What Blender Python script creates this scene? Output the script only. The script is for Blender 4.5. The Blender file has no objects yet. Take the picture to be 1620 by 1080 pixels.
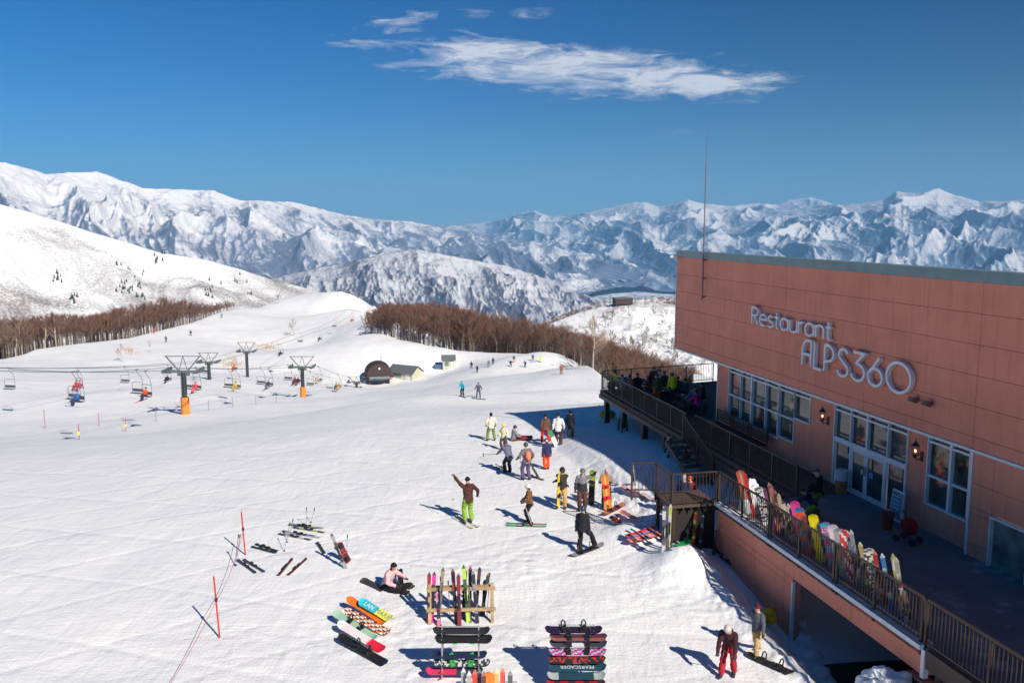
import bpy, math, random
import numpy as np
from mathutils import Vector, Matrix
random.seed(7)
sc = bpy.context.scene
COL = sc.collection
R = math.radians
F_PX = 1365.0
PITCH = math.atan(182/1365)
CP, SP = math.cos(PITCH), math.sin(PITCH)
CAMZ = 12.0
# ------------------------------------------------------------------ camera
cam = bpy.data.cameras.new('camera'); camo = bpy.data.objects.new('camera', cam)
COL.objects.link(camo); camo.location = (0, 0, CAMZ)
camo.rotation_euler = (math.pi/2 - PITCH, 0, 0)
cam.sensor_width = 36; cam.lens = 36*F_PX/1620; cam.clip_start = 0.3; cam.clip_end = 60000
sc.camera = camo

def ray(px, py):
    x = (px-810)/F_PX; v = (py-540)/F_PX
    return Vector((x, CP - v*SP, -SP - v*CP))
def atz(px, py, z):
    d = ray(px, py); t = (z-CAMZ)/d.z; return Vector((0, 0, CAMZ)) + d*t
def atY(px, py, Y):
    d = ray(px, py); t = Y/d.y; return Vector((0, 0, CAMZ)) + d*t
def project(p):
    q = Vector(p) - Vector((0, 0, CAMZ)); dep = q.y*CP - q.z*SP
    return 810 + F_PX*q.x/dep, 540 - F_PX*(q.y*SP + q.z*CP)/dep

# ------------------------------------------------------------------ materials
MATS = {}
def mat(name, col, rough=.6, metal=0, var=0.0, scale=8.0, bump=0.0, spec=.5, emit=None, estr=0, alpha=None):
    if name in MATS: return MATS[name]
    m = bpy.data.materials.new(name); m.use_nodes = True
    nt = m.node_tree; b = nt.nodes['Principled BSDF']
    b.inputs['Base Color'].default_value = (*col, 1); b.inputs['Roughness'].default_value = rough
    b.inputs['Metallic'].default_value = metal; b.inputs['Specular IOR Level'].default_value = spec
    if emit: b.inputs['Emission Color'].default_value = (*emit, 1); b.inputs['Emission Strength'].default_value = estr
    if alpha is not None: b.inputs['Alpha'].default_value = alpha
    if var or bump:
        tc = nt.nodes.new('ShaderNodeTexCoord'); n = nt.nodes.new('ShaderNodeTexNoise')
        n.inputs['Scale'].default_value = scale; n.inputs['Detail'].default_value = 5
        nt.links.new(tc.outputs['Object'], n.inputs['Vector'])
        if var:
            mr = nt.nodes.new('ShaderNodeMapRange'); mr.inputs['From Min'].default_value = .3; mr.inputs['From Max'].default_value = .7
            mr.inputs['To Min'].default_value = 1-var; mr.inputs['To Max'].default_value = 1+var
            mx = nt.nodes.new('ShaderNodeVectorMath'); mx.operation = 'SCALE'; mx.inputs[0].default_value = col
            nt.links.new(n.outputs['Fac'], mr.inputs['Value']); nt.links.new(mr.outputs['Result'], mx.inputs['Scale'])
            nt.links.new(mx.outputs['Vector'], b.inputs['Base Color'])
        if bump:
            bp = nt.nodes.new('ShaderNodeBump'); bp.inputs['Strength'].default_value = bump; bp.inputs['Distance'].default_value = .02
            nt.links.new(n.outputs['Fac'], bp.inputs['Height']); nt.links.new(bp.outputs['Normal'], b.inputs['Normal'])
    MATS[name] = m; return m
def cm(col, rough=.55, spec=.4):
    return mat('c_%02d_%02d_%02d_%d' % (int(col[0]*99), int(col[1]*99), int(col[2]*99), int(rough*10)), col, rough, spec=spec, var=.12, scale=9)
def fab(col):
    return mat('fabric_%02d_%02d_%02d' % tuple(int(c*99) for c in col), col, .85, spec=.2, var=.22, scale=14, bump=.6)

# ------------------------------------------------------------------ mesh builder
class MB:
    def __init__(s): s.v = []; s.f = []; s.m = []; s.sm = []; s.cur = 0; s.smooth = False
    def add(s, vs, fs):
        o = len(s.v); s.v += [tuple(v) for v in vs]
        for f in fs: s.f.append(tuple(i+o for i in f)); s.m.append(s.cur); s.sm.append(s.smooth)
        return s
    def box(s, c, size, rot=None):
        hx, hy, hz = size[0]/2, size[1]/2, size[2]/2
        vs = [Vector((x, y, z)) for x in (-hx, hx) for y in (-hy, hy) for z in (-hz, hz)]
        if rot is not None: vs = [rot @ v for v in vs]
        c = Vector(c)
        return s.add([v+c for v in vs], [(0,1,3,2),(4,6,7,5),(0,4,5,1),(2,3,7,6),(0,2,6,4),(1,5,7,3)])
    def bar(s, a, b, w, h=None, up=(0,0,1)):
        a = Vector(a); b = Vector(b); h = h or w; d = (b-a); L = d.length
        if L < 1e-6: return s
        d /= L; u = Vector(up); sx = d.cross(u)
        if sx.length < 1e-4: sx = d.cross(Vector((0,1,0)))
        sx.normalize(); uz = sx.cross(d)
        rot = Matrix((sx, d, uz)).transposed()
        return s.box((a+b)/2, (w, L, h), rot)
    def tube(s, pts, r, n=6, cap=True):
        pts = [Vector(p) for p in pts]; rs = r if isinstance(r, (list, tuple)) else [r]*len(pts)
        vs = []; fs = []
        ref = None
        for i, p in enumerate(pts):
            d = (pts[min(i+1, len(pts)-1)] - pts[max(i-1, 0)])
            if d.length < 1e-7: d = Vector((0,0,1))
            d.normalize()
            if ref is None: ref = Vector((0,0,1)) if abs(d.z) < .9 else Vector((1,0,0))
            a = d.cross(ref)
            if a.length < 1e-4: a = d.cross(Vector((0,1,.1)))
            a.normalize(); b = a.cross(d); ref = b
            for k in range(n):
                t = 2*math.pi*k/n; vs.append(p + (a*math.cos(t) + b*math.sin(t))*rs[i])
        for i in range(len(pts)-1):
            for k in range(n):
                fs.append((i*n+k, i*n+(k+1)%n, (i+1)*n+(k+1)%n, (i+1)*n+k))
        if cap: fs.append(tuple(range(n-1, -1, -1))); fs.append(tuple((len(pts)-1)*n+k for k in range(n)))
        return s.add(vs, fs)
    def cyl(s, a, b, r0, r1=None, n=10): return s.tube([a, b], [r0, r0 if r1 is None else r1], n)
    def ball(s, c, rad, n=10, m=7, rot=None, zmin=-1, zmax=1):
        rx, ry, rz = rad if isinstance(rad, (list, tuple)) else (rad,)*3
        c = Vector(c); vs = []; fs = []
        t0 = math.asin(zmin); t1 = math.asin(zmax)
        for i in range(m+1):
            ph = t0 + (t1-t0)*i/m
            for k in range(n):
                th = 2*math.pi*k/n
                v = Vector((rx*math.cos(ph)*math.cos(th), ry*math.cos(ph)*math.sin(th), rz*math.sin(ph)))
                if rot is not None: v = rot @ v
                vs.append(v+c)
        for i in range(m):
            for k in range(n): fs.append((i*n+k, i*n+(k+1)%n, (i+1)*n+(k+1)%n, (i+1)*n+k))
        fs.append(tuple(range(n-1, -1, -1))); fs.append(tuple(m*n+k for k in range(n)))
        return s.add(vs, fs)
    def prism(s, poly, z0, z1, axis='z', T=None):
        n = len(poly); vs = []
        for z in (z0, z1):
            for (a, b) in poly:
                v = Vector((a, b, z)) if axis == 'z' else (Vector((a, z, b)) if axis == 'y' else Vector((z, a, b)))
                vs.append(T @ v if T is not None else v)
        fs = [tuple(range(n-1, -1, -1)), tuple(range(n, 2*n))] + [(i, (i+1) % n, n+(i+1) % n, n+i) for i in range(n)]
        return s.add(vs, fs)
    def quad(s, a, b, c, d): return s.add([a, b, c, d], [(0,1,2,3)])
    def mesh(s, name, mats):
        me = bpy.data.meshes.new(name); me.from_pydata(s.v, [], s.f)
        for m in (mats if isinstance(mats, (list, tuple)) else [mats]): me.materials.append(m)
        me.polygons.foreach_set('material_index', s.m); me.polygons.foreach_set('use_smooth', s.sm)
        me.update(); return me
    def build(s, name, mats, parent=None, **tagkw):
        o = bpy.data.objects.new(name, s.mesh(name, mats)); COL.objects.link(o)
        if parent is not None: o.parent = parent
        if tagkw: tag(o, **tagkw)
        return o
def tag(o, label=None, cat=None, group=None, kind=None):
    if label: o['label'] = label
    if cat: o['category'] = cat
    if group: o['group'] = group
    if kind: o['kind'] = kind
    return o
def thing(name, label, cat, loc=(0,0,0), rz=0, group=None):
    o = bpy.data.objects.new(name, None); COL.objects.link(o); o.location = loc; o.rotation_euler = (0,0,rz)
    o.empty_display_size = .1
    return tag(o, label, cat, group)
def copy_tree(o, parent=None):
    c = o.copy(); COL.objects.link(c)
    if parent is not None: c.parent = parent
    for ch in list(o.children): copy_tree(ch, c)
    return c
def npmesh(name, V, Fq, mats, mi=None, smooth=True):
    me = bpy.data.meshes.new(name)
    V = np.asarray(V, dtype=np.float32); Fq = np.asarray(Fq, dtype=np.int32); k = Fq.shape[1]
    me.vertices.add(len(V)); me.vertices.foreach_set('co', V.ravel())
    me.loops.add(Fq.size); me.loops.foreach_set('vertex_index', Fq.ravel())
    me.polygons.add(len(Fq)); me.polygons.foreach_set('loop_start', np.arange(0, Fq.size, k, dtype=np.int32))
    for m in (mats if isinstance(mats, (list, tuple)) else [mats]): me.materials.append(m)
    if mi is not None: me.polygons.foreach_set('material_index', np.asarray(mi, dtype=np.int32))
    me.update(calc_edges=True); me.validate()
    me.polygons.foreach_set('use_smooth', np.full(len(me.polygons), smooth))
    return me
def npobj(name, V, Fq, mats, mi=None, smooth=True, parent=None, **kw):
    o = bpy.data.objects.new(name, npmesh(name, V, Fq, mats, mi, smooth)); COL.objects.link(o)
    if parent is not None: o.parent = parent
    if kw: tag(o, **kw)
    return o
def gridfaces(nr, nc):
    i = np.arange(nr-1)[:, None]*nc + np.arange(nc-1)[None, :]
    return np.stack([i, i+1, i+nc+1, i+nc], -1).reshape(-1, 4)

# ------------------------------------------------------------------ noise
_rs = np.random.RandomState(3); _perm = _rs.permutation(4096)
_ang = _rs.rand(4096)*2*np.pi; _gx = np.cos(_ang); _gy = np.sin(_ang)
def gn(x, y, seed=0):
    xi = np.floor(x).astype(int); yi = np.floor(y).astype(int); xf = x-xi; yf = y-yi
    u = xf*xf*xf*(xf*(xf*6-15)+10); v = yf*yf*yf*(yf*(yf*6-15)+10)
    def g(ix, iy, dx, dy):
        h = _perm[(_perm[(ix+seed*17) & 4095] + iy) & 4095]; return _gx[h]*dx + _gy[h]*dy
    a = g(xi, yi, xf, yf); b = g(xi+1, yi, xf-1, yf); c = g(xi, yi+1, xf, yf-1); d = g(xi+1, yi+1, xf-1, yf-1)
    return (a*(1-u)+b*u)*(1-v) + (c*(1-u)+d*u)*v
def fbm(x, y, o=4, seed=0):
    s = 0; a = 1; t = 0
    for k in range(o): s = s + a*gn(x*2**k, y*2**k, seed+k); t += a; a *= .5
    return s/t
def ridged(x, y, o=5, seed=0, gain=.55):
    s = 0; a = 1; t = 0; w = 1
    for k in range(o):
        n = 1-np.abs(gn(x*2.03**k, y*2.03**k, seed+k))*1.9; n = np.clip(n, 0, 1)**2
        s = s + a*n*w; t += a; a *= gain; w = np.clip(n*1.6, 0, 1)*.7+.3
    return s/t
# ------------------------------------------------------------------ snow slope (near terrain)
CT = []                                   # control points x, y, z
def cY(px, py, Y): p = atY(px, py, Y); CT.append((p.x, p.y, p.z))
for x, y, z in [(-16,6,0),(0,6,0),(10,6,-.3),(-22,22,.1),(-8,22,0),(0,22,0),(7,22,-.1),(16,12,-1),(22,25,-1),
                (-20,36,-.3),(-8,36,0),(2,36,0),(6,38,.0),(9,42,.2),(14,50,.4),(20,60,0),
                (-28,55,-2.3),(-16,50,-1),(-6,52,-.8),(2,52,-.8),(6,55,-.3),(-60,55,-4),(-45,40,-1),(-40,25,-.3),(-60,15,0),
                (8,70,-2.5),(12,75,-4),(30,80,-10),(40,60,-3), (0,-20,0),(-30,-20,0),(30,-10,-1), (-90,30,-3)]:
    CT.append((x, y, z))
for a in [(777,640,80),(860,640,80),(920,640,78),(690,640,84)]: cY(a[0], 540+F_PX*math.tan(math.atan((12+4.6)/a[2])-PITCH), a[2])
for a in [(732,626,118),(850,626,116),(930,616,100),(640,630,122),(756,583,190),(860,583,186),(888,592,176),(750,563,228),(840,562,226),
          (900,567,200),(930,580,160),(948,592,128),(700,584,222),(640,603,212),(595,605,212),(560,612,206),
          (478,630,153),(390,597,194),(330,602,169),(290,655,104),(100,664,104),(0,664,104),(200,690,80),(420,655,104),(560,655,100),(0,700,70),
          (100,620,135),(0,612,135),(250,612,135),(0,570,205),(60,552,225),(110,545,240),(200,535,262),(300,510,320),(350,492,380),(410,487,400),
          (440,474,440),(480,465,455),(540,460,455),(575,474,410),(590,510,300),(600,528,258),(640,541,240),(700,553,233),
          (450,590,220),(500,600,206),(450,555,280),(500,545,295),(500,500,370),(480,482,412),(530,480,405),(440,486,405),(560,500,350),(540,545,270),(960,618,200),(1000,632,195),(1060,655,200),(920,596,255),(560,490,370),(400,520,330),(300,545,262),(180,570,215)]:
    cY(*a)
for (px, py, Y) in [(0,570,205),(60,552,225),(110,545,240),(200,535,262),(300,510,320),(350,492,380),(410,487,400),(480,465,455),(540,460,455)]:
    p = atY(px, py, Y)
    for dy_, dz_ in ((25,.6),(70,5),(170,28)): s = (Y+dy_)/Y; CT.append((p.x*s, p.y*s, p.z-dz_))
for (px, py, Y) in [(600,528,258),(650,541,240),(700,553,233),(750,563,228),(840,562,226),(900,567,200),(935,582,155)]:
    p = atY(px, py, Y); s = (Y+22)/Y; CT.append((p.x*s, p.y*s, p.z-4)); s = (Y+150)/Y; CT.append((p.x*s, p.y*s, p.z-36-max(0,(px-780))*.06)); s = (Y+330)/Y; CT.append((p.x*s, p.y*s, p.z-120))
CT += [(120,220,-60),(150,100,-25),(160,330,-110),(-150,100,-8),(-170,180,-14)]
_c = np.array(CT); _n = len(_c)
def _U(r2): return r2*np.log(r2+1e-9)
_K = np.zeros((_n+3, _n+3)); _d2 = ((_c[:, None, :2]-_c[None, :, :2])**2).sum(-1)/1e4
_K[:_n, :_n] = _U(_d2) + np.eye(_n)*2e-5; _K[:_n, _n:] = np.c_[np.ones(_n), _c[:, :2]/100]; _K[_n:, :_n] = _K[:_n, _n:].T
_w = np.linalg.solve(_K, np.r_[_c[:, 2], 0, 0, 0])
def tps(x, y):
    x = np.atleast_1d(x).astype(float); y = np.atleast_1d(y).astype(float)
    out = np.empty(x.shape)
    flat = out.ravel(); xs = x.ravel(); ys = y.ravel()
    for i in range(0, len(xs), 20000):
        a = xs[i:i+20000]; b = ys[i:i+20000]
        d2 = ((a[:, None]-_c[None, :, 0])**2 + (b[:, None]-_c[None, :, 1])**2)/1e4
        flat[i:i+20000] = _U(d2)@_w[:_n] + _w[_n] + _w[_n+1]*a/100 + _w[_n+2]*b/100
    return flat.reshape(x.shape)
# building frame: wall line point, u = along wall away from the camera, n = outward (left)
WU = Vector((-.2147, .9767, 0)).normalized(); WN = Vector((-WU.y, WU.x, 0))
WP = Vector((13.07, 30.5, 0)); DECK = 1.9
def wl(s, o=0, z=0): p = WP + WU*s + WN*o; return Vector((p.x, p.y, z))     # wall coordinates -> world
def wpix(px, py, off=0):                                                       # pixel -> (s, z) on plane at offset off
    d = ray(px, py); o = Vector((0, 0, CAMZ)); t = ((WP+WN*off-o).dot(WN))/d.dot(WN); p = o+d*t
    return (p-WP).dot(WU), p.z
RAILO = 5.3
CREST = [(-400,600),(-80,575),(0,568),(30,561),(50,553),(110,545),(160,540),(200,535),(250,523),(300,511),(330,500),(350,493),(380,488),(410,487),(425,480),(440,473),(470,466),(500,463),(540,461),(556,466),(575,476),(590,486),(880,564),(900,567),(920,573),(940,583),(960,599),(985,618),(1075,668)]
def ground(x, y):
    x = np.atleast_1d(np.asarray(x, float)); y = np.atleast_1d(np.asarray(y, float))
    z = tps(x, y)
    r = np.hypot(x, y)
    s = (x-WP.x)*WU.x + (y-WP.y)*WU.y; o = (x-WP.x)*WN.x + (y-WP.y)*WN.y
    # trench beside the lower wall of the restaurant, deepening towards the camera, with a lumpy bank
    dep = np.interp(s, [-22,-14,-9,-4,0,3,8], [2.1,2.0,1.75,.7,.1,-.2,-.5])
    e = np.clip((o-(RAILO+.15))/1.5, 0, 1); e = e*e*(3-2*e)
    onb = (s > -24) & (s < 22)
    lump = np.maximum(0, fbm(x*1.6, y*1.6, 4, 5))*1.0
    bank = np.exp(-((o-(RAILO+1.2))/.75)**2)*np.interp(s, [-20,-8,-2,3,9,12], [.25,.3,.35,.3,.1,0])
    z = z + np.where(onb, -dep*(1-e)*np.clip((s+24)/3, 0, 1) + bank*(.5+1.6*lump), 0)
    # rough trampled zone by the building
    rough = np.exp(-((o-(RAILO+1.0))/.95)**2)*np.clip((s+20)/4, 0, 1)*np.clip((16-s)/4, 0, 1)
    z = z + rough*(fbm(x*3.1, y*3.1, 4, 9)*.20)
    # gentle piste texture
    near = np.clip(1-r/130, 0, 1)
    z = z + near*(fbm(x*.22, y*.22, 3, 21)*.16 + fbm(x*1.3, y*1.3, 3, 31)*.035 + fbm(x*4.5, y*4.5, 2, 41)*.012)
    z = z + np.clip((r-60)/100, 0, 1)*(fbm(x*.03, y*.03, 4, 51)*1.3 + fbm(x*.09+3, y*.05, 3, 57)*.55)
    # snow ramp heaped against the landing
    z = z + .55*np.exp(-(((s-3.2)/1.5)**2+((o-7.9)/1.3)**2)) + .75*np.exp(-(((s-.2)/1.1)**2+((o-7.3)/1.0)**2))
    # the crest never rises above the skyline measured for it
    ppx = 810+F_PX*np.tan(np.clip(np.arctan2(x, np.maximum(y, .1)), -1.2, 1.2))*1.0
    rw = np.interp(ppx, [a[0] for a in CREST], [a[1] for a in CREST]); v = (rw-540)/F_PX; xx = (ppx-810)/F_PX
    lim = CAMZ + (-SP-v*CP)/np.hypot(xx, CP-v*SP)*r
    return np.where(((r > 150) & (ppx < 590) & (y > 50)) | ((r > 105) & (ppx > 895) & (ppx < 1100)), np.minimum(z, lim+.12*fbm(x*.08, y*.08, 3, 88)), z)
def gz(x, y): return float(ground(x, y)[0])
def gp(px, py, rmax=520):
    d = ray(px, py); t = np.concatenate([np.linspace(8, 60, 160), np.geomspace(60.2, rmax, 260)])/d.y
    X = d.x*t; Y = d.y*t; Z = CAMZ + d.z*t; g = ground(X, Y); below = np.nonzero(Z < g)[0]
    if len(below) == 0: i = len(t)-1; return Vector((X[i], Y[i], g[i]))
    i = below[0]
    if i == 0: return Vector((X[0], Y[0], g[0]))
    a0 = Z[i-1]-g[i-1]; a1 = Z[i]-g[i]; k = a0/(a0-a1); tt = t[i-1] + (t[i]-t[i-1])*k
    x, y = d.x*tt, d.y*tt
    return Vector((x, y, gz(x, y)))

# ---- snow material
def N_clamp(v, N, L):
    q = N.new('ShaderNodeClamp'); L.new(v, q.inputs['Value']); return q.outputs[0]
def snow_mat(name, near=True):
    m = bpy.data.materials.new(name); m.use_nodes = True; nt = m.node_tree; N = nt.nodes; L = nt.links
    b = N['Principled BSDF']; b.inputs['Roughness'].default_value = .75; b.inputs['Specular IOR Level'].default_value = .25
    tc = N.new('ShaderNodeTexCoord')
    n1 = N.new('ShaderNodeTexNoise'); n1.inputs['Scale'].default_value = .35; n1.inputs['Detail'].default_value = 6
    L.new(tc.outputs['Object'], n1.inputs['Vector'])
    cr = N.new('ShaderNodeValToRGB'); cr.color_ramp.elements[0].position = .3; cr.color_ramp.elements[0].color = (.79,.795,.80,1)
    cr.color_ramp.elements[1].position = .7; cr.color_ramp.elements[1].color = (.87,.865,.85,1)
    L.new(n1.outputs['Fac'], cr.inputs['Fac']); L.new(cr.outputs['Color'], b.inputs['Base Color'])
    # stretched ski-track noise + fine grain
    mp = N.new('ShaderNodeMapping'); mp.inputs['Scale'].default_value = (1.6, .5, 1); mp.inputs['Rotation'].default_value = (0,0,R(70))
    L.new(tc.outputs['Object'], mp.inputs['Vector'])
    n2 = N.new('ShaderNodeTexNoise'); n2.inputs['Scale'].default_value = 1.0; n2.inputs['Detail'].default_value = 6; n2.inputs['Distortion'].default_value = .6
    L.new(mp.outputs['Vector'], n2.inputs['Vector'])
    n3 = N.new('ShaderNodeTexNoise'); n3.inputs['Scale'].default_value = 9; n3.inputs['Detail'].default_value = 5; n3.inputs['Roughness'].default_value=.65
    L.new(tc.outputs['Object'], n3.inputs['Vector'])
    mp3 = N.new('ShaderNodeMapping'); mp3.inputs['Scale'].default_value = (.9, 7, 1); mp3.inputs['Rotation'].default_value = (0,0,R(-12))
    L.new(tc.outputs['Object'], mp3.inputs['Vector'])
    n4 = N.new('ShaderNodeTexNoise'); n4.inputs['Scale'].default_value = .6; n4.inputs['Detail'].default_value = 4; n4.inputs['Distortion'].default_value = 1.5
    L.new(mp3.outputs['Vector'], n4.inputs['Vector'])
    def ma(op, a, c):
        q = N.new('ShaderNodeMath'); q.operation = op
        for i, v in enumerate((a, c)):
            if isinstance(v, (int, float)): q.inputs[i].default_value = v
            else: L.new(v, q.inputs[i])
        return q.outputs[0]
    h = ma('ADD', ma('MULTIPLY', n2.outputs['Fac'], .07), ma('MULTIPLY', n3.outputs['Fac'], .036)); h = ma('ADD', h, ma('MULTIPLY', n4.outputs['Fac'], .022))
    for rot, scl, dst, amt in ((R(58), .09, 5.0, .018), (R(102), .07, 7.0, .022), (R(78), .15, 11.0, .006), (R(20), .06, 9.0, .008)):
        mw = N.new('ShaderNodeMapping'); mw.inputs['Rotation'].default_value = (0,0,rot); L.new(tc.outputs['Object'], mw.inputs['Vector'])
        wv = N.new('ShaderNodeTexWave'); wv.inputs['Scale'].default_value = scl; wv.inputs['Distortion'].default_value = dst; wv.inputs['Detail'].default_value = 1.5; wv.inputs['Detail Scale'].default_value = .35
        L.new(mw.outputs['Vector'], wv.inputs['Vector']); h = ma('SUBTRACT', h, ma('MULTIPLY', ma('POWER', wv.outputs['Fac'], 60), amt))
    vo = N.new('ShaderNodeTexVoronoi'); vo.feature = 'SMOOTH_F1'; vo.inputs['Scale'].default_value = 2.6; L.new(tc.outputs['Object'], vo.inputs['Vector'])
    n5 = N.new('ShaderNodeTexNoise'); n5.inputs['Scale'].default_value = .16; n5.inputs['Detail'].default_value = 3; L.new(tc.outputs['Object'], n5.inputs['Vector'])
    ds = N.new('ShaderNodeVectorMath'); ds.operation = 'DISTANCE'; L.new(tc.outputs['Object'], ds.inputs[0]); ds.inputs[1].default_value = (1.5, 27, 0)
    msk = ma('MULTIPLY', N_clamp(ma('SUBTRACT', 1.25, ma('MULTIPLY', ds.outputs['Value'], .075)), N, L), N_clamp(ma('MULTIPLY', ma('SUBTRACT', n5.outputs['Fac'], .40), 6), N, L))
    h = ma('ADD', h, ma('MULTIPLY', ma('MULTIPLY', vo.outputs['Distance'], msk), .10))
    bp = N.new('ShaderNodeBump'); bp.inputs['Strength'].default_value = .8; bp.inputs['Distance'].default_value = 1.0
    L.new(h, bp.inputs['Height']); L.new(bp.outputs['Normal'], b.inputs['Normal'])
    return m
SNOW = snow_mat('snow_packed'); MATS['snow'] = SNOW
azs = np.concatenate([np.linspace(-1.75, -.66, 40)[:-1], np.linspace(-.66, .66, 760), np.linspace(.66, 1.75, 40)[1:]])
rs = np.concatenate([np.geomspace(2.5, 60, 520), np.geomspace(60.3, 640, 330)])
A, RR = np.meshgrid(azs, rs)
X = np.sin(A)*RR; Y = np.cos(A)*RR; Z = ground(X, Y)
npobj('snow_slope', np.stack([X, Y, Z], -1).reshape(-1, 3), gridfaces(len(rs), len(azs))[:, ::-1], SNOW, kind='structure', label='white snow piste with ski tracks in front of the restaurant')
bx = np.linspace(-60, 60, 25); A, B = np.meshgrid(bx, np.linspace(-60, 4, 20)); 
npobj('snow_field', np.stack([A, B, np.full(A.shape, -1.6)], -1).reshape(-1, 3), gridfaces(20, 25), SNOW, kind='structure', label='flat snow behind the viewpoint')

# ------------------------------------------------------------------ mountains
def mountain_mat(name, forest_shade=(.085,.10,.13), f0=.45, f1=.58, scale=.004, stip=.05, zlo=None, zhi=None, bare=.0, snowc=(.80,.80,.80), bs=12, noi=.8, asp=.42):
    m = bpy.data.materials.new(name); m.use_nodes = True; nt = m.node_tree; N = nt.nodes; L = nt.links
    b = N['Principled BSDF']; b.inputs['Roughness'].default_value = .9; b.inputs['Specular IOR Level'].default_value = .1
    geo = N.new('ShaderNodeNewGeometry'); tc = N.new('ShaderNodeTexCoord')
    def noise(s, d=5, ro=.55, di=0):
        n = N.new('ShaderNodeTexNoise'); n.inputs['Scale'].default_value = s; n.inputs['Detail'].default_value = d; n.inputs['Roughness'].default_value = ro; n.inputs['Distortion'].default_value = di
        L.new(tc.outputs['Object'], n.inputs['Vector']); return n.outputs['Fac']
    def ma(op, a, c, clamp=False):
        q = N.new('ShaderNodeMath'); q.operation = op; q.use_clamp = clamp
        for i, v in enumerate((a, c)):
            if isinstance(v, (int, float)): q.inputs[i].default_value = v
            else: L.new(v, q.inputs[i])
        return q.outputs[0]
    def mrange(v, a, c, d=0, e=1):
        q = N.new('ShaderNodeMapRange'); L.new(v, q.inputs['Value'])
        for k, val in zip(('From Min','From Max','To Min','To Max'), (a, c, d, e)): q.inputs[k].default_value = val
        return q.outputs['Result']
    sep = N.new('ShaderNodeSeparateXYZ'); L.new(geo.outputs['Position'], sep.inputs[0])
    sn = N.new('ShaderNodeSeparateXYZ'); L.new(geo.outputs['Normal'], sn.inputs[0])
    big = noise(scale, 6, .6, .4); fine = noise(stip, 3, .7)
    f = ma('ADD', big, ma('MULTIPLY', ma('SUBTRACT', fine, .5), .8))
    f = ma('ADD', ma('MULTIPLY', ma('SUBTRACT', f, .5), noi), .5)
    # wooded tone also paints in the shade of left and away facing slopes
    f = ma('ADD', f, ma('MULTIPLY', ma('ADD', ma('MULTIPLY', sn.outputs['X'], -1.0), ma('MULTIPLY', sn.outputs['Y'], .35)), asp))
    if zlo is not None: f = ma('ADD', f, mrange(sep.outputs['Z'], zlo, zhi, .13, -.26))
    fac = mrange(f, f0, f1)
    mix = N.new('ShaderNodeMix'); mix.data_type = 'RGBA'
    mix.inputs['A'].default_value = (*snowc, 1); mix.inputs['B'].default_value = (*forest_shade, 1)
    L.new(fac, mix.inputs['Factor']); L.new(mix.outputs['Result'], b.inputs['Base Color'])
    bp = N.new('ShaderNodeBump'); bp.inputs['Strength'].default_value = .5; bp.inputs['Distance'].default_value = bs
    L.new(ma('ADD', noise(stip*.35, 6, .65), ma('MULTIPLY', fine, .3)), bp.inputs['Height']); L.new(bp.outputs['Normal'], b.inputs['Normal'])
    return m
def rowz(px, row, D):      # height at horizontal range D for a pixel row (range measured along the ray's ground track)
    x = (px-810)/F_PX; v = (row-540)/F_PX; dy = CP - v*SP; dz = -SP - v*CP
    return CAMZ + dz/np.hypot(x, dy)*D
def sheet(name, sky, Dc, Df, zb, mt, label, px0, px1, nc=700, nr=260, amp=120, nscale=900, seed=0, shape=1.0, crest_noise=3, back=.35, oct=6, aniso=1.7, warp=.8, envp=.6, gain=.55):
    """a mountain range: crest follows its real skyline at range Dc(px), foot at Df(px), height zb"""
    px = np.linspace(px0, px1, nc); sk = np.interp(px, [a[0] for a in sky], [a[1] for a in sky])
    dc = np.interp(px, [a[0] for a in Dc], [a[1] for a in Dc]); df = np.interp(px, [a[0] for a in Df], [a[1] for a in Df])
    zc = rowz(px, sk, dc); az = np.arctan((px-810)/F_PX*1.0)
    t = np.concatenate([np.linspace(-back, 0, 30)[:-1], np.linspace(0, 1, nr)])
    T, Z0 = np.meshgrid(t, zc, indexing='ij'); DC = dc[None, :]; DF = df[None, :]; D = DC - (DC-DF)*T; AZ = np.broadcast_to(az[None, :], D.shape)
    X = np.sin(AZ)*D; Y = np.cos(AZ)*D
    wx = fbm(X/nscale*.6, Y/nscale*.6, 3, seed+60)*warp; wy = fbm(X/nscale*.6+7, Y/nscale*.6, 3, seed+70)*warp
    dm = float(np.mean(dc)); UU = AZ*dm/nscale; VV = D/(nscale*aniso)
    rg = ridged((UU+VV*.35+wx)*1.15, VV+wy, oct, seed, gain)
    tt = np.clip(T, 0, 1)
    base = Z0 + (zb-Z0)*(tt**shape)
    env = np.clip(tt*5, 0, 1)**envp*(1-np.clip((tt-.75)/.25, 0, 1)*.6)
    z = base + amp*(rg-.42)*env*1.6
    z = z + fbm(X/nscale*9, Y/nscale*9, 3, seed+5)*crest_noise*2
    z = np.where(T < 0, Z0 - (Z0-zb)*np.clip(-T*2.2, 0, 1) + fbm(X/nscale*9, Y/nscale*9, 3, seed+5)*crest_noise*2, z)
    return npobj(name, np.stack([X, Y, z], -1).reshape(-1, 3), gridfaces(len(t), nc), mt, kind='structure', label=label)

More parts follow.
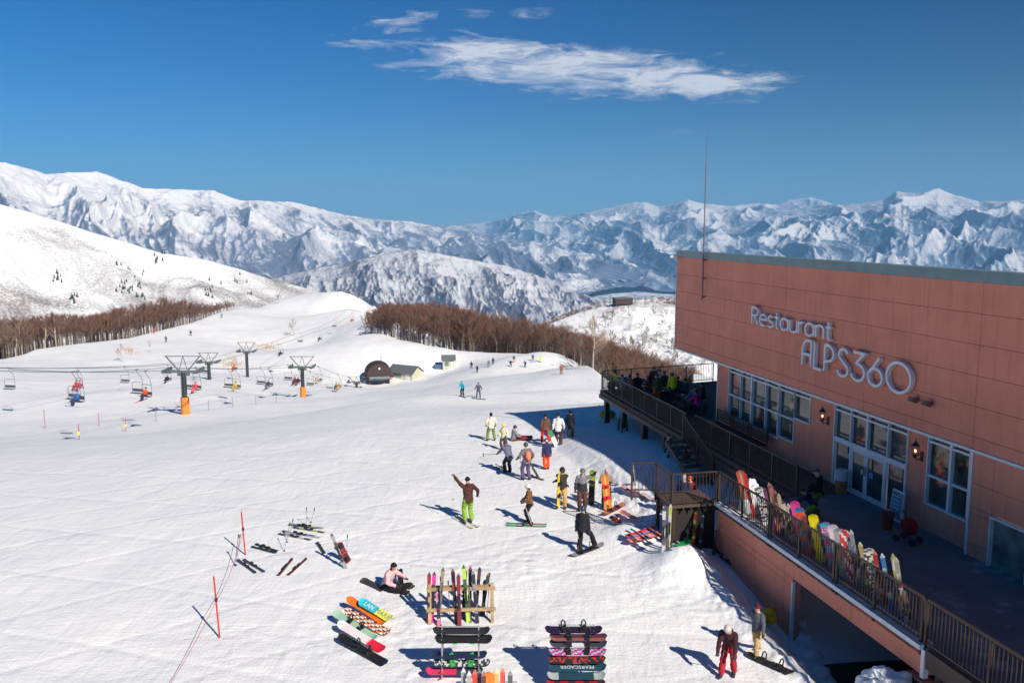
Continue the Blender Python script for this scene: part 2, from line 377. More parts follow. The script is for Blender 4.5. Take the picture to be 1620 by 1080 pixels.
far_sky = [(560,362),(640,360),(690,357),(740,353),(790,349),(820,338),(845,333),(870,342),(900,343),(950,331),(1000,320),(1016,319),(1040,328),(1060,323),(1085,316),(1110,323),(1150,326),(1190,322),(1240,325),(1330,324),(1390,317),(1410,303),(1440,306),(1475,298),(1500,308),(1540,319),(1580,319),(1620,314),(1700,316),(1800,325)]
m_far = mountain_mat('far_mountain', forest_shade=(.13,.19,.29), f0=.28, f1=.68, scale=.0011, asp=.32, snowc=(.64,.63,.64), stip=.012, zlo=-300, zhi=750, bs=60)
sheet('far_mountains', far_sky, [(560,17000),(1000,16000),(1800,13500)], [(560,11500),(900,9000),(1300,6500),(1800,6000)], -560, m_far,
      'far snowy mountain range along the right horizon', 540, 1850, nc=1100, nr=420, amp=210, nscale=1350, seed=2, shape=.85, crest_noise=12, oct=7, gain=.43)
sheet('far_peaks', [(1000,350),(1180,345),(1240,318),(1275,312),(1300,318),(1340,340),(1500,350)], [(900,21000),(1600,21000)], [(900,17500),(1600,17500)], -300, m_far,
      'pale peak behind the far range', 980, 1520, nc=260, nr=60, amp=200, nscale=1500, seed=12, crest_noise=20)
left_sky = [(-150,250),(0,253),(40,262),(85,276),(120,273),(165,272),(210,288),(235,298),(300,300),(345,301),(365,310),(385,317),(430,318),(470,320),(520,333),(555,341),(600,347),(650,350),(700,360),(760,369),(830,382),(900,396),(960,410),(1040,430)]
m_left = mountain_mat('left_mountain', forest_shade=(.15,.18,.26), f0=.22, f1=.56, asp=.34, snowc=(.76,.75,.75), scale=.0019, stip=.022, zlo=-60, zhi=380, bs=30)
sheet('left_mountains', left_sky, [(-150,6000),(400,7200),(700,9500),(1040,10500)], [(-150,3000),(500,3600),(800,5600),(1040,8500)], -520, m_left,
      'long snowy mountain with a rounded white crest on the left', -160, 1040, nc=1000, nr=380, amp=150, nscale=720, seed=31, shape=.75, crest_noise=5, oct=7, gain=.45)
foot_sky = [(330,470),(430,440),(500,424),(560,412),(620,400),(660,394),(700,402),(750,412),(800,420),(850,436),(900,455),(950,476),(1000,500),(1060,520)]
m_foot = mountain_mat('foothill', forest_shade=(.11,.125,.175), f0=.14, f1=.58, snowc=(.56,.56,.58), scale=.0030, stip=.05, zlo=-400, zhi=200, bs=14)
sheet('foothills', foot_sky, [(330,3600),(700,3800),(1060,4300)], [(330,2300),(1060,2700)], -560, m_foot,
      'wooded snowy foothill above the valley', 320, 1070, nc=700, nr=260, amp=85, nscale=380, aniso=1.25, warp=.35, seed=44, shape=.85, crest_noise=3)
# valley floor
vm = mountain_mat('valley_floor', forest_shade=(.20,.26,.34), f0=.46, f1=.54, scale=.0016, stip=.01, bs=5)
VX, VY = np.meshgrid(np.linspace(-14000, 18000, 120), np.linspace(500, 24000, 120))
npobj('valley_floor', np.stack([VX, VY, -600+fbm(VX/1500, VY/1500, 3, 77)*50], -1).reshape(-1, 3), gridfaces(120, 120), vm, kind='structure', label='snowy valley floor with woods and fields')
# near left ridge
ridge_sky = [(-200,262),(-60,300),(0,320),(60,337),(100,350),(160,370),(210,385),(250,398),(290,405),(330,411),(380,425),(420,439),(470,452),(520,466),(560,480),(620,500)]
m_ridge = mountain_mat('near_ridge', forest_shade=(.22,.20,.20), f0=.33, f1=.58, scale=.011, asp=.1, stip=.5, zlo=-120, zhi=45, bs=1.2, snowc=(.84,.84,.84))
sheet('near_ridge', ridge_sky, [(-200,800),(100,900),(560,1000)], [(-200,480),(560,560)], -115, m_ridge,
      'smooth white ridge descending behind the brown trees on the left', -210, 620, nc=400, nr=160, amp=14, nscale=260, seed=50, shape=.9, crest_noise=.5)
# right knoll and brown ridge behind it
m_knoll = mountain_mat('knoll', forest_shade=(.20,.18,.17), f0=.46, f1=.66, scale=.03, asp=.05, stip=.5, bs=1.0, snowc=(.84,.84,.84))
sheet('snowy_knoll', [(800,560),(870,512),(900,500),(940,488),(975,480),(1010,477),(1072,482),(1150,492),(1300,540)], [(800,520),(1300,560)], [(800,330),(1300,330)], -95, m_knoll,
      'white snowy knoll with scattered shrubs beside the restaurant', 790, 1310, nc=300, nr=140, amp=8, nscale=120, seed=61, shape=1.2, crest_noise=.4)
m_brown = mountain_mat('brown_ridge', forest_shade=(.15,.11,.10), f0=.34, f1=.6, scale=.02, asp=.05, stip=.3, bs=3)
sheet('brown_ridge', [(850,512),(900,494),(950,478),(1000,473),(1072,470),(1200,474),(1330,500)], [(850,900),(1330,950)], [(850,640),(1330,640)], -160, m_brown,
      'brown wooded ridge behind the white knoll', 845, 1335, nc=220, nr=80, amp=6, nscale=55, seed=66, crest_noise=3.2)
# ------------------------------------------------------------------ sky, sun, haze
SUN_EL, SUN_AZ = R(36), R(35)        # sun behind the viewpoint and to the right
sdir = Vector((math.sin(SUN_AZ)*math.cos(SUN_EL), -math.cos(SUN_AZ)*math.cos(SUN_EL), math.sin(SUN_EL)))
sl = bpy.data.lights.new('sun', 'SUN'); sl.energy = 5.0; sl.angle = R(.5); sl.color = (1, .925, .83)
so = bpy.data.objects.new('sun', sl); COL.objects.link(so); so.rotation_euler = sdir.to_track_quat('Z', 'Y').to_euler()
w = bpy.data.worlds.new('World'); sc.world = w; w.use_nodes = True; nt = w.node_tree; N = nt.nodes; L = nt.links
bg = N['Background']; sky = N.new('ShaderNodeTexSky'); sky.sky_type = 'NISHITA'; sky.sun_disc = False
sky.sun_elevation = SUN_EL; sky.sun_rotation = math.pi - SUN_AZ; sky.altitude = 1800; sky.air_density = 1.0; sky.dust_density = .7; sky.ozone_density = 1.6
def wm(op, a, c=None, clamp=False):
    q = N.new('ShaderNodeMath'); q.operation = op; q.use_clamp = clamp
    for i, v in enumerate((a, c)):
        if v is None: continue
        if isinstance(v, (int, float)): q.inputs[i].default_value = v
        else: L.new(v, q.inputs[i])
    return q.outputs[0]
tc = N.new('ShaderNodeTexCoord'); sp = N.new('ShaderNodeSeparateXYZ'); L.new(tc.outputs['Generated'], sp.inputs[0])
az_ = wm('ARCTAN2', sp.outputs['X'], sp.outputs['Y']); el_ = wm('ARCSINE', sp.outputs['Z'])
def angs(px, py):
    d = ray(px, py).normalized(); return math.atan2(d.x, d.y), math.asin(d.z)
def wnoise(sx, sy, scale, det=8, rough=.62, dist=.5, rot=0.06, off=0):
    cb = N.new('ShaderNodeCombineXYZ'); L.new(az_, cb.inputs['X']); L.new(el_, cb.inputs['Y']); cb.inputs['Z'].default_value = off
    mp = N.new('ShaderNodeMapping'); mp.inputs['Rotation'].default_value = (0,0,rot); mp.inputs['Scale'].default_value = (sx, sy, 1); L.new(cb.outputs[0], mp.inputs['Vector'])
    n = N.new('ShaderNodeTexNoise'); n.inputs['Scale'].default_value = scale; n.inputs['Detail'].default_value = det; n.inputs['Roughness'].default_value = rough; n.inputs['Distortion'].default_value = dist
    L.new(mp.outputs[0], n.inputs['Vector']); return n.outputs['Fac']
def blob(p0, p1, hw, soft=1.0):   # elongated cloud band between two pixels of sky
    a0, e0 = angs(*p0); a1, e1 = angs(*p1); ca, ce = (a0+a1)/2, (e0+e1)/2; L2 = math.hypot(a1-a0, e1-e0)/2; an = math.atan2(e1-e0, a1-a0)
    dx = wm('SUBTRACT', az_, ca); dy = wm('SUBTRACT', el_, ce)
    u = wm('ADD', wm('MULTIPLY', dx, math.cos(an)/L2), wm('MULTIPLY', dy, math.sin(an)/L2)); v = wm('ADD', wm('MULTIPLY', dx, -math.sin(an)/hw), wm('MULTIPLY', dy, math.cos(an)/hw))
    r = wm('ADD', wm('POWER', wm('ABSOLUTE', u), 2.5), wm('MULTIPLY', v, v))
    return wm('SUBTRACT', 1.0, r)
nz1 = wnoise(6, 30, 2.4, 12, .68, .9, .20); nz2 = wnoise(4, 14, 5, 8, .7, .6, .3, 4.0)
def cl(b, gain, thr):
    return wm('MULTIPLY', wm('ADD', wm('MULTIPLY', b, .38), wm('SUBTRACT', wm('ADD', wm('MULTIPLY', nz1, 1.7), wm('MULTIPLY', nz2, .7)), thr+.65)), gain, True)
c1 = cl(blob((560,70),(1250,135), .028), 1.8, .55)
c1b = cl(blob((640,76),(1000,100), .019), 2.2, .50)
c1c = cl(blob((930,126),(1235,130), .018), 2.3, .50)
c2 = wm('MULTIPLY', cl(blob((540,50),(720,25), .022), 2.6, .80), .75)
c3 = wm('MULTIPLY', cl(blob((700,22),(900,22), .010), 2.0, .80), .6)
c4 = wm('MULTIPLY', cl(blob((750,125),(930,128), .012), 1.6, .75), .5)
c5 = wm('MULTIPLY', cl(blob((1000,212),(1230,212), .008), 1.4, .72), .35)
tot = c1
for c in (c1b, c1c, c2, c3, c4, c5): tot = wm('MAXIMUM', tot, c)
tot = wm('MULTIPLY', wm('POWER', tot, 1.25), .84)
# sky saturation: deep polarised blue
hs = N.new('ShaderNodeHueSaturation'); hs.inputs['Saturation'].default_value = 1.15; tn = N.new('ShaderNodeMix'); tn.data_type = 'RGBA'; tn.blend_type = 'MULTIPLY'; tn.inputs['Factor'].default_value = 1; tn.inputs['B'].default_value = (.0,.47,.96,1); L.new(sky.outputs[0], tn.inputs['A']); L.new(tn.outputs['Result'], hs.inputs['Color'])
mx = N.new('ShaderNodeMix'); mx.data_type = 'RGBA'; L.new(tot, mx.inputs['Factor']); 
lr = N.new('ShaderNodeMapRange'); L.new(az_, lr.inputs['Value']); lr.inputs['From Min'].default_value = -.6; lr.inputs['From Max'].default_value = .6; lr.inputs['To Min'].default_value = 1.12; lr.inputs['To Max'].default_value = .58
vs_ = N.new('ShaderNodeVectorMath'); vs_.operation = 'SCALE'; L.new(hs.outputs[0], vs_.inputs[0]); L.new(lr.outputs[0], vs_.inputs['Scale'])
hz = N.new('ShaderNodeMix'); hz.data_type = 'RGBA'; L.new(wm('MULTIPLY', wm('EXPONENT', wm('MULTIPLY', wm('ABSOLUTE', el_), -13.5)), .9), hz.inputs['Factor']); L.new(vs_.outputs[0], hz.inputs['A']); hz.inputs['B'].default_value = (4.1, 6.6, 8.3, 1)
L.new(hz.outputs['Result'], mx.inputs['A']); mx.inputs['B'].default_value = (10.4, 10.6, 11.4, 1)
L.new(mx.outputs['Result'], bg.inputs['Color']); bg.inputs['Strength'].default_value = .064
# air
hm = bpy.data.materials.new('haze_air'); hm.use_nodes = True; hn = hm.node_tree; hn.nodes.remove(hn.nodes['Principled BSDF'])
pv = hn.nodes.new('ShaderNodeVolumePrincipled'); pv.inputs['Density'].default_value = 5.8e-5; pv.inputs['Color'].default_value = (.25,.60,1.0,1); pv.inputs['Anisotropy'].default_value = -.1
hn.links.new(pv.outputs[0], hn.nodes['Material Output'].inputs['Volume'])
MB().box((1500, 10500, 35), (36000, 26500, 1530)).build('haze', hm, kind='stuff', label='thin blue air haze over the valley', cat='haze')
# ------------------------------------------------------------------ render look
sc.view_settings.view_transform = 'Standard'; sc.view_settings.look = 'None'; sc.view_settings.exposure = .25; sc.view_settings.gamma = 1
sc.cycles.volume_bounces = 0; sc.cycles.max_bounces = 6
sc.cycles.volume_step_rate = 10; sc.cycles.volume_max_steps = 32
# ------------------------------------------------------------------ restaurant
WA = math.atan2(WU.y, WU.x)
def terracotta(name, col):
    m = mat(name, col, .75, bump=.15, spec=.25, scale=3); nt = m.node_tree; N = nt.nodes; L = nt.links; b = N['Principled BSDF']; tc = N.new('ShaderNodeTexCoord')
    def nz(sc_, mp=(1,1,1), det=6):
        g = N.new('ShaderNodeMapping'); g.inputs['Scale'].default_value = mp; L.new(tc.outputs['Object'], g.inputs['Vector']); n = N.new('ShaderNodeTexNoise'); n.inputs['Scale'].default_value = sc_; n.inputs['Detail'].default_value = det; n.inputs['Roughness'].default_value = .65; L.new(g.outputs[0], n.inputs['Vector']); return n.outputs['Fac']
    def mp_(v, a, c, d, e):
        q = N.new('ShaderNodeMapRange'); L.new(v, q.inputs['Value'])
        for k_, x_ in zip(('From Min','From Max','To Min','To Max'), (a,c,d,e)): q.inputs[k_].default_value = x_
        return q.outputs['Result']
    pr = N.new('ShaderNodeMath'); pr.operation = 'MULTIPLY'; L.new(mp_(nz(.5), .3, .7, .86, 1.10), pr.inputs[0]); L.new(mp_(nz(1.0, (5, 5, .35)), .5, .75, 1.0, .80), pr.inputs[1])
    v = N.new('ShaderNodeVectorMath'); v.operation = 'SCALE'; v.inputs[0].default_value = col; L.new(pr.outputs[0], v.inputs['Scale']); L.new(v.outputs['Vector'], b.inputs['Base Color']); return m
TERRA = terracotta('terracotta_siding', (.80,.285,.185)); DARKM = mat('seam_dark', (.10,.035,.03), .9)
WHITE = mat('white_frame', (.70,.71,.72), .45, var=.05); GREYM = mat('parapet_metal', (.20,.27,.27), .45, metal=.3, var=.12, scale=2)
BROWN = mat('railing_brown', (.045,.028,.021), .5, var=.15, scale=5); BLACKM = mat('black_metal', (.02,.02,.022), .5)
GLASS = mat('dark_glass', (.050,.062,.062), .04, spec=.8, var=.75, scale=.9); PALEG = mat('pale_glass', (.15,.175,.17), .12, spec=.8, var=.5, scale=2.2); CONC = mat('deck_concrete', (.13,.14,.155), .8, var=.18, scale=1.2, bump=.3)  # mottled tones in the glass colours imitate reflections
DECKW = mat('deck_wood', (.09,.055,.042), .8, var=.3, scale=6, bump=.4); STEEL = mat('galvanised', (.50,.52,.53), .35, metal=.7, var=.15, scale=4)
HALL = mat('interior_dark', (.03,.028,.027), .9); DARKM2 = mat('shade_panel_dark', (.018,.014,.012), .8); CURT = mat('curtain', (.35,.36,.34), .9, var=.15, scale=3)
bld = thing('restaurant', 'long terracotta restaurant with flat grey parapet, windows and an outdoor deck', 'restaurant', WP, WA)
def lw(px, row, off=0): s, z = wpix(px, row, off); return s, z
ZT, ZB = 10.66, 5.16; PT = ZT-.33; SF = 18.0
def row_top(px): return 552 + .3333*(px-1072)
sv = [wpix(px, r)[0] for px, r in ((1149,412),(1246,421),(1377,430),(1557,447))]
seams = [SF] + sv + [sv[-1]-(sv[2]-sv[3])*1.0, sv[-1]-9.5, -15]
seams = sorted(set([SF]+sv+[sv[-1]-4.4, sv[-1]-8.6, -15.0]), reverse=True)
zs = [PT]
while zs[-1]-.94 > ZB+.2: zs.append(zs[-1]-.94)
zs.append(ZB+.10)
def panels(mb, ss, zz, o, back=.06, gap=.014, skip=None):
    for i in range(len(ss)-1):
        for j in range(len(zz)-1):
            if skip and skip((ss[i]+ss[i+1])/2, (zz[j]+zz[j+1])/2): continue
            a, b = ss[i], ss[i+1]; c, d = zz[j], zz[j+1]
            mb.box(((a+b)/2, o-back/2, (c+d)/2), (abs(a-b)-gap, back, abs(c-d)-gap))
mb = MB(); panels(mb, seams, zs, 0); mb.build('wall', TERRA, bld)
mb = MB(); mb.box(((SF-15)/2, -.42, (PT+ZB)/2), (SF+15-.02, .7, PT-ZB-.02)); 
mb.add([(SF-.01,-.8,ZB+.01),(SF-.01,-10.4,ZB+.01),(SF-.01,-10.4,8.5),(SF-.01,-.8,PT)], [(0,1,2,3)]); mb.build('wall_backing', DARKM, bld)
mb = MB(); mb.box((SF+.03, -5.3, (ZB+8.4)/2), (.06, 10.6, 8.4-ZB)); mb.build('end_wall', TERRA, bld)
mb = MB(); mb.add([(SF,-.5,PT+.05),(SF,-10.6,8.45),(-15,-10.6,8.45),(-15,-.5,PT+.05)], [(0,1,2,3)]); mb.add([(SF,-.5,PT-.1),(SF,-10.6,8.25),(-15,-10.6,8.25),(-15,-.5,PT-.1)], [(0,3,2,1)]); mb.build('roof', GREYM, bld)
mb = MB(); mb.box(((SF-15)/2, -.13, PT+.17), (SF+15+.12, .40, .33)); mb.box(((SF-15)/2, -.13, ZT+.01), (SF+15+.2, .5, .04)); mb.build('parapet', GREYM, bld)
mb = MB(); mb.box(((SF-15)/2, -.11, ZB+.045), (SF+15+.06, .30, .09)); mb.box((SF+.075, .012, (PT+ZB)/2), (.05, .06, PT-ZB)); mb.build('trim', WHITE, bld)
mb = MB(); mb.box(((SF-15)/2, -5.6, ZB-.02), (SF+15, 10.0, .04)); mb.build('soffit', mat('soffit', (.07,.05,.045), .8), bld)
# ground floor wall recessed .25 m, from the far corner to the white strip, flush after it
RO = -.25; SC = 13.1
s540 = wpix(1540, 714)[0]
def colS(px, off=RO): return wpix(px, row_top(px)+2, off)[0]
W1 = [colS(p) for p in (1155,1173.5,1191,1213.5,1234,1259,1284)]
z2 = wpix(1155,623,RO)[1]; z3 = wpix(1155,658,RO)[1]; z4 = wpix(1256,701.5,RO)[1]; z5 = wpix(1281.5,672,RO)[1]
D1 = [colS(p) for p in (1323,1349,1375,1408,1439)]; zd1 = wpix(1321,691,RO)[1]
W3 = [colS(p) for p in (1471.5,1507.6,1538)]; w3m = wpix(1469,750.7,RO)[1]; w3b = wpix(1465.5,796.5,RO)[1]
print('sign etc', W1, z2, z3, z4, z5, D1, zd1, W3, w3m, w3b, sv, s540)
mb = MB(); ztop = ZB-.0
def seg(a, b, z0, z1, o=RO): 
    if z1-z0 > .02: mb.box(((a+b)/2, o-.1, (z0+z1)/2), (abs(a-b), .2, z1-z0))
seg(SC, W1[0], DECK, ztop); seg(W1[0], W1[5], DECK, z4); seg(W1[5], W1[6], DECK, z5); seg(W1[6], D1[0], DECK, ztop); mb.build('ground_floor_wall', TERRA, bld); mb = MB()
seg(D1[4], W3[0], DECK, ztop); seg(W3[0], W3[2], DECK, w3b); seg(W3[2], s540, DECK, ztop)
mb.build('ground_floor_wall', TERRA, bld)
# flush part near the camera, in panels with a window opening
w4l = wpix(1569,817)[0]; w4t = wpix(1571,817)[1]; w4b = wpix(1566,903)[1]; w4r = wpix(1616,835)[0]-.0; w4r2 = w4l-2.9
mb = MB(); ss = [s540, w4l+.03, w4l-1.45, w4r2-.03, -11.5, -15]
zz = [ZB]; 
while zz[-1]-.94 > DECK+.2: zz.append(zz[-1]-.94)
zz += [DECK]
zz = sorted(set([round(z, 3) for z in zz] + [round(w4t+.03, 3), round(w4b-.03, 3)]), reverse=True)
panels(mb, ss, zz, 0, skip=lambda s, z: w4r2 < s < w4l and w4b < z < w4t)
mb.box(((s540+w4l)/2-.1, -.16, (ZB+DECK)/2), (s540-w4l-.35, .2, ZB-DECK-.02)); mb.box(((w4r2-15)/2-.05, -.16, (ZB+DECK)/2), (15+w4r2-.1, .2, ZB-DECK-.02))
mb.build('side_wall', TERRA, bld)
mb = MB(); mb.box((s540+.02, -.10, (ZB+DECK)/2), (.09, .26, ZB-DECK-.01)); mb.build('corner_strip', WHITE, bld); mb = MB(); mb.box((SC+.03, RO-.08, (ZB+DECK)/2), (.07, .22, ZB-DECK-.01)); mb.build('corner_strip', WHITE, bld)
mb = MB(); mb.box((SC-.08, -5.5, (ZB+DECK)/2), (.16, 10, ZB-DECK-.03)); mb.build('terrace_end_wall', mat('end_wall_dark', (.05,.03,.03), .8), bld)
def window(ss, z0, z1, hs, o=RO, thick=(), name='window', fw=.045, parent=bld, back=.09, gl=None):
    s0, s1 = ss[0], ss[-1]
    f = MB()
    f.box(((s0+s1)/2, o-.02, z1-.035), (abs(s0-s1), .12, .07)); f.box(((s0+s1)/2, o-.02, z0+.03), (abs(s0-s1), .12, .06))
    for i, s in enumerate(ss): w_ = .10 if i in thick else fw; f.box((s, o-.015, (z0+z1)/2), (w_, .14, z1-z0-.002))
    for z in hs:
        if z0+.1 < z < z1: f.box(((s0+s1)/2, o-.022, z), (abs(s0-s1), .10, .075))
    fo = f.build(name, WHITE, parent)
    g = MB(); g.box(((s0+s1)/2, o-back, (z0+z1)/2), (abs(s0-s1)-.02, .02, z1-z0-.02)); g.build('pane', gl or GLASS, fo)
    return fo
window(W1[:5], z4-.12, ZB-.01, [ZB-.24, z2, z3], thick=(2, 4)); window(W1[4:6], z4, ZB-.01, [ZB-.24, z2]); window(W1[5:7], z5, ZB-.01, [ZB-.24])
window(D1, zd1, ZB-.01, [ZB-.26], thick=(2,))
window(W3, w3b, ZB-.01, [ZB-.22, w3m], thick=(1,)); window([w4l, w4l-1.42, w4r2], w4b, w4t, [], o=0, gl=PALEG)
mb = MB(); mb.box(((D1[0]+D1[4])/2, RO-.02, zd1-.06), (D1[0]-D1[4], .16, .13)); 
for s in (D1[0]-.03, D1[1]-.05, D1[3]+.05, D1[4]+.03): mb.box((s, RO-.02, (DECK+zd1)/2), (.09, .14, zd1-DECK-.1))
mb.build('door_frame', WHITE, bld)
for k, (a, b) in enumerate(((D1[1]-.10, D1[2]+.01), (D1[2]-.01, D1[3]+.10))):
    d = MB(); zc = (DECK+.02+zd1-.14)/2; hh = zd1-.16-DECK
    for s in (a, b): d.box((s-(.05 if k*0+ (s == a) else -.05), RO, zc), (.10, .06, hh))
    d.box(((a+b)/2, RO, DECK+.11), (abs(a-b)-.2, .055, .18)); d.box(((a+b)/2, RO, zd1-.19), (abs(a-b)-.2, .055, .1))
    do = d.build('door', WHITE, bld); g = MB(); g.box(((a+b)/2, RO-.01, zc), (abs(a-b)-.18, .02, hh-.2)); g.build('pane', GLASS, do)
    h = MB(); sx = b+.05 if k == 0 else a-.05; h.bar((sx, RO+.07, DECK+.9), (sx, RO+.07, DECK+1.25), .025); h.build('handle', BLACKM, do)
for a, b in ((D1[0]-.07, D1[1]-.0), (D1[3]+.0, D1[4]+.07)):
    g = MB(); g.box(((a+b)/2, RO-.05, (DECK+zd1)/2), (abs(a-b)-.08, .02, zd1-DECK-.12)); g.build('side_pane', GLASS, bld)
# panes are opaque; the near window's paler colour stands in for reflections
# decks
mb = MB(); mb.box(((1.4-20)/2, (RAILO+RO)/2, DECK-.13), (21.4, RAILO-RO, .26)); mb.build('deck_floor', CONC, bld)
nt_ = CONC.node_tree; q_ = nt_.nodes.new('ShaderNodeTexNoise'); q_.inputs['Scale'].default_value = .9; q_.inputs['Detail'].default_value = 8; q_.inputs['Roughness'].default_value = .7; tq = nt_.nodes.new('ShaderNodeTexCoord'); nt_.links.new(tq.outputs['Object'], q_.inputs['Vector'])
rq = nt_.nodes.new('ShaderNodeMapRange'); nt_.links.new(q_.outputs['Fac'], rq.inputs['Value']); rq.inputs['From Min'].default_value = .56; rq.inputs['From Max'].default_value = .70; rq.inputs['To Max'].default_value = .55
mq = nt_.nodes.new('ShaderNodeMix'); mq.data_type = 'RGBA'; old = nt_.nodes['Principled BSDF'].inputs['Base Color'].links[0].from_socket; nt_.links.new(old, mq.inputs['A']); mq.inputs['B'].default_value = (.5,.52,.55,1); nt_.links.new(rq.outputs[0], mq.inputs['Factor']); nt_.links.new(mq.outputs['Result'], nt_.nodes['Principled BSDF'].inputs['Base Color'])
mb = MB(); mb.box(((1.4+10.9)/2, .95, DECK-.13), (9.5-.01, 2.4, .24)); mb.build('passage_floor', DECKW, bld)
mb = MB(); T_P = [(10.92, -.26),(10.92,2.5),(23.5,2.6),(24.9,-5.8),(24.9,-10.4),(SC,-10.4),(SC,-.26)]
mb.prism(T_P, DECK-.24, DECK); mb.build('terrace_floor', DECKW, bld)
mb = MB()
for (a, b) in (((10.9,2.5),(23.5,2.6)),((23.5,2.6),(24.9,-5.8)),((1.4,2.17),(10.9,2.2))): mb.bar((a[0], a[1]-.0, DECK-.36), (b[0], b[1], DECK-.36), .14, .22)
for o in (-5,-2.2,.2): mb.bar((11, o, DECK-.36), (23.4, o, DECK-.36), .12, .2)
mb.build('terrace_beam', BROWN, bld)
def post(mb, s, o, w_=.26): 
    p = wl(s, o); g = gz(p.x, p.y); mb.box((s, o, (g-.4+DECK-.46)/2), (w_, w_, DECK-.46-g+.4))
for s in (23.0, 19.9, 16.6, 13.6, 11.0):
    for o in (2.3, -2.0): m_ = MB(); post(m_, s, o, .3); m_.build('terrace_post', BROWN, bld)
for s in (8.5, 6, 3.6): m_ = MB(); post(m_, s, 2.1, .2); m_.build('terrace_post', BROWN, bld)
# lower wall under the deck with white cap and cellar opening
S0, SO0, SO1 = 1.4, wpix(1253,960,RAILO)[0], -9.85
capz = DECK-.02
mb = MB(); hz = wpix(1410,1031,RAILO)[1]
zl = [capz-.02]
while zl[-1] > -2.6: zl.append(zl[-1]-.94)
zl = sorted(set([round(z,3) for z in zl]+[round(hz,3)]), reverse=True)
panels(mb, [S0, (S0+SO0)/2, SO0, (SO0+SO1)/2, SO1], zl, RAILO, skip=lambda s, z: s < SO0 and z < hz)
mb.box(((S0+SO0)/2, RAILO-.17, (capz-.1-2.6)/2), (S0-SO0, .2, capz+2.5)); mb.box(((SO0+SO1)/2, RAILO-.17, (hz+capz-.1)/2), (SO0-SO1, .2, capz-hz-.1))
mb.box((S0-.12, 2.8, (capz-.3-2.6)/2), (.2, 4.7, capz+2.3))
mb.build('lower_wall', TERRA, bld)
mb = MB(); n = 9
for i in range(n): a = S0-(S0-SO1)*i/n; b = S0-(S0-SO1)*(i+1)/n; mb.box(((a+b)/2, RAILO-.05, capz+.03), (abs(a-b)-.012, .42, .12))
mb.box((SO1-.03, RAILO+.01, (hz+capz)/2-.02), (.12, .14, capz-hz)); mb.box((SO0-.04, RAILO+.012, (hz-2.6)/2-.02), (.08, .10, hz+2.5)); mb.build('wall_cap', WHITE, bld)
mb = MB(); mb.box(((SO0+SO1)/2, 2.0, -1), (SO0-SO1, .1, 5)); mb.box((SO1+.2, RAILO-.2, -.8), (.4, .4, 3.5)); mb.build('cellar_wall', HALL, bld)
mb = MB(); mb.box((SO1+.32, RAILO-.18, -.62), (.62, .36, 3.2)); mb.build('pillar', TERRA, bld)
for s in (SO1-.3, -12.6, -15.2, -18.2): mb = MB(); mb.box((s, RAILO-.25, -.9), (.2, .2, 5.1)); mb.build('deck_column', BROWN, bld)
mb = MB(); mb.box(((SO1-20)/2-.05, RAILO+.02, DECK-.22), (20+SO1-.2, .14, .46)); mb.build('deck_beam', BROWN, bld)
# unseen tall block added beyond the frame to shade the deck and snow
mb = MB(); mb.box((-26.8, -5.4, 4.8), (23.4, 10.8, 14.4)); mb.build('shade_block', TERRA, bld)
mb = MB(); mb.box((-26.8, -5.4, 12.07), (23.8, 11.2, .16)); mb.build('shade_block_parapet', GREYM, bld)
# grey rooftop details
mb = MB(); mb.box((SF-.25, .12, PT-.06), (.10, .16, .10)); mb.cyl((SF-.1, .22, PT-.02), (SF+.05, .40, PT-.02), .07, .09); mb.build('security_camera', WHITE).parent = None
sec = bpy.data.objects['security_camera']; sec.matrix_world = Matrix.Translation(WP) @ Matrix.Rotation(WA, 4, 'Z'); tag(sec, 'small white camera at the top far corner of the terracotta wall', 'camera')
def inw(o): o.matrix_world = Matrix.Translation(WP) @ Matrix.Rotation(WA, 4, 'Z'); return o
# antenna
sa, za = wpix(1113, 440, .12); _, zt = wpix(1114.5, 203, .12); _, zb_ = wpix(1111.5, 474, .12)
an = thing('antenna', 'tall thin antenna mast clamped to the front of the terracotta wall', 'antenna', wl(sa, .16, 0), WA)
m_ = MB(); m_.tube([(0,0,zb_), (0,0,zb_+(zt-zb_)*.45)], [.04,.04], 8); m_.tube([(0,0,zb_+(zt-zb_)*.45), (0,0,zb_+(zt-zb_)*.8)], [.03,.028], 8); m_.tube([(0,0,zb_+(zt-zb_)*.8), (0,0,zt)], [.02,.006], 8); m_.build('mast', mat('mast_paint', (.19,.14,.14), .5, metal=.3), an)
for k in range(3): m_ = MB(); m_.box((0, -.08, zb_+.15+k*.95), (.12, .2, .05)); m_.build('clamp', BLACKM, an)
# ---- sign lettering
def ribbon(mb, pts, w_, d0, d1, T):
    P = [Vector((p[0], p[1])) for p in pts]; closed = (P[0]-P[-1]).length < 1e-5
    if closed: P = P[:-1]
    n = len(P); Lf = []; Rt = []
    for i in range(n):
        a = P[i-1] if (i > 0 or closed) else P[i]; c = P[(i+1) % n] if (i < n-1 or closed) else P[i]
        d1_ = (P[i]-a); d2_ = (c-P[i])
        if d1_.length < 1e-6: d1_ = d2_
        if d2_.length < 1e-6: d2_ = d1_
        n1 = Vector((-d1_.y, d1_.x)).normalized(); n2 = Vector((-d2_.y, d2_.x)).normalized(); m = (n1+n2)
        m = m.normalized() if m.length > .2 else n1; k = w_/2/max(.35, m.dot(n1)); Lf.append(P[i]+m*k); Rt.append(P[i]-m*k)
    vs = []
    for i in range(n):
        for (q, dd) in ((Lf[i], d1), (Rt[i], d1), (Rt[i], d0), (Lf[i], d0)): vs.append(T(q.x, q.y, dd))
    fs = []
    for i in range(n if closed else n-1):
        j = (i+1) % n
        for k in range(4): fs.append((i*4+k, i*4+(k+1) % 4, j*4+(k+1) % 4, j*4+k))
    if not closed: fs += [(3,2,1,0), tuple((n-1)*4+k for k in range(4))]
    mb.add(vs, fs)
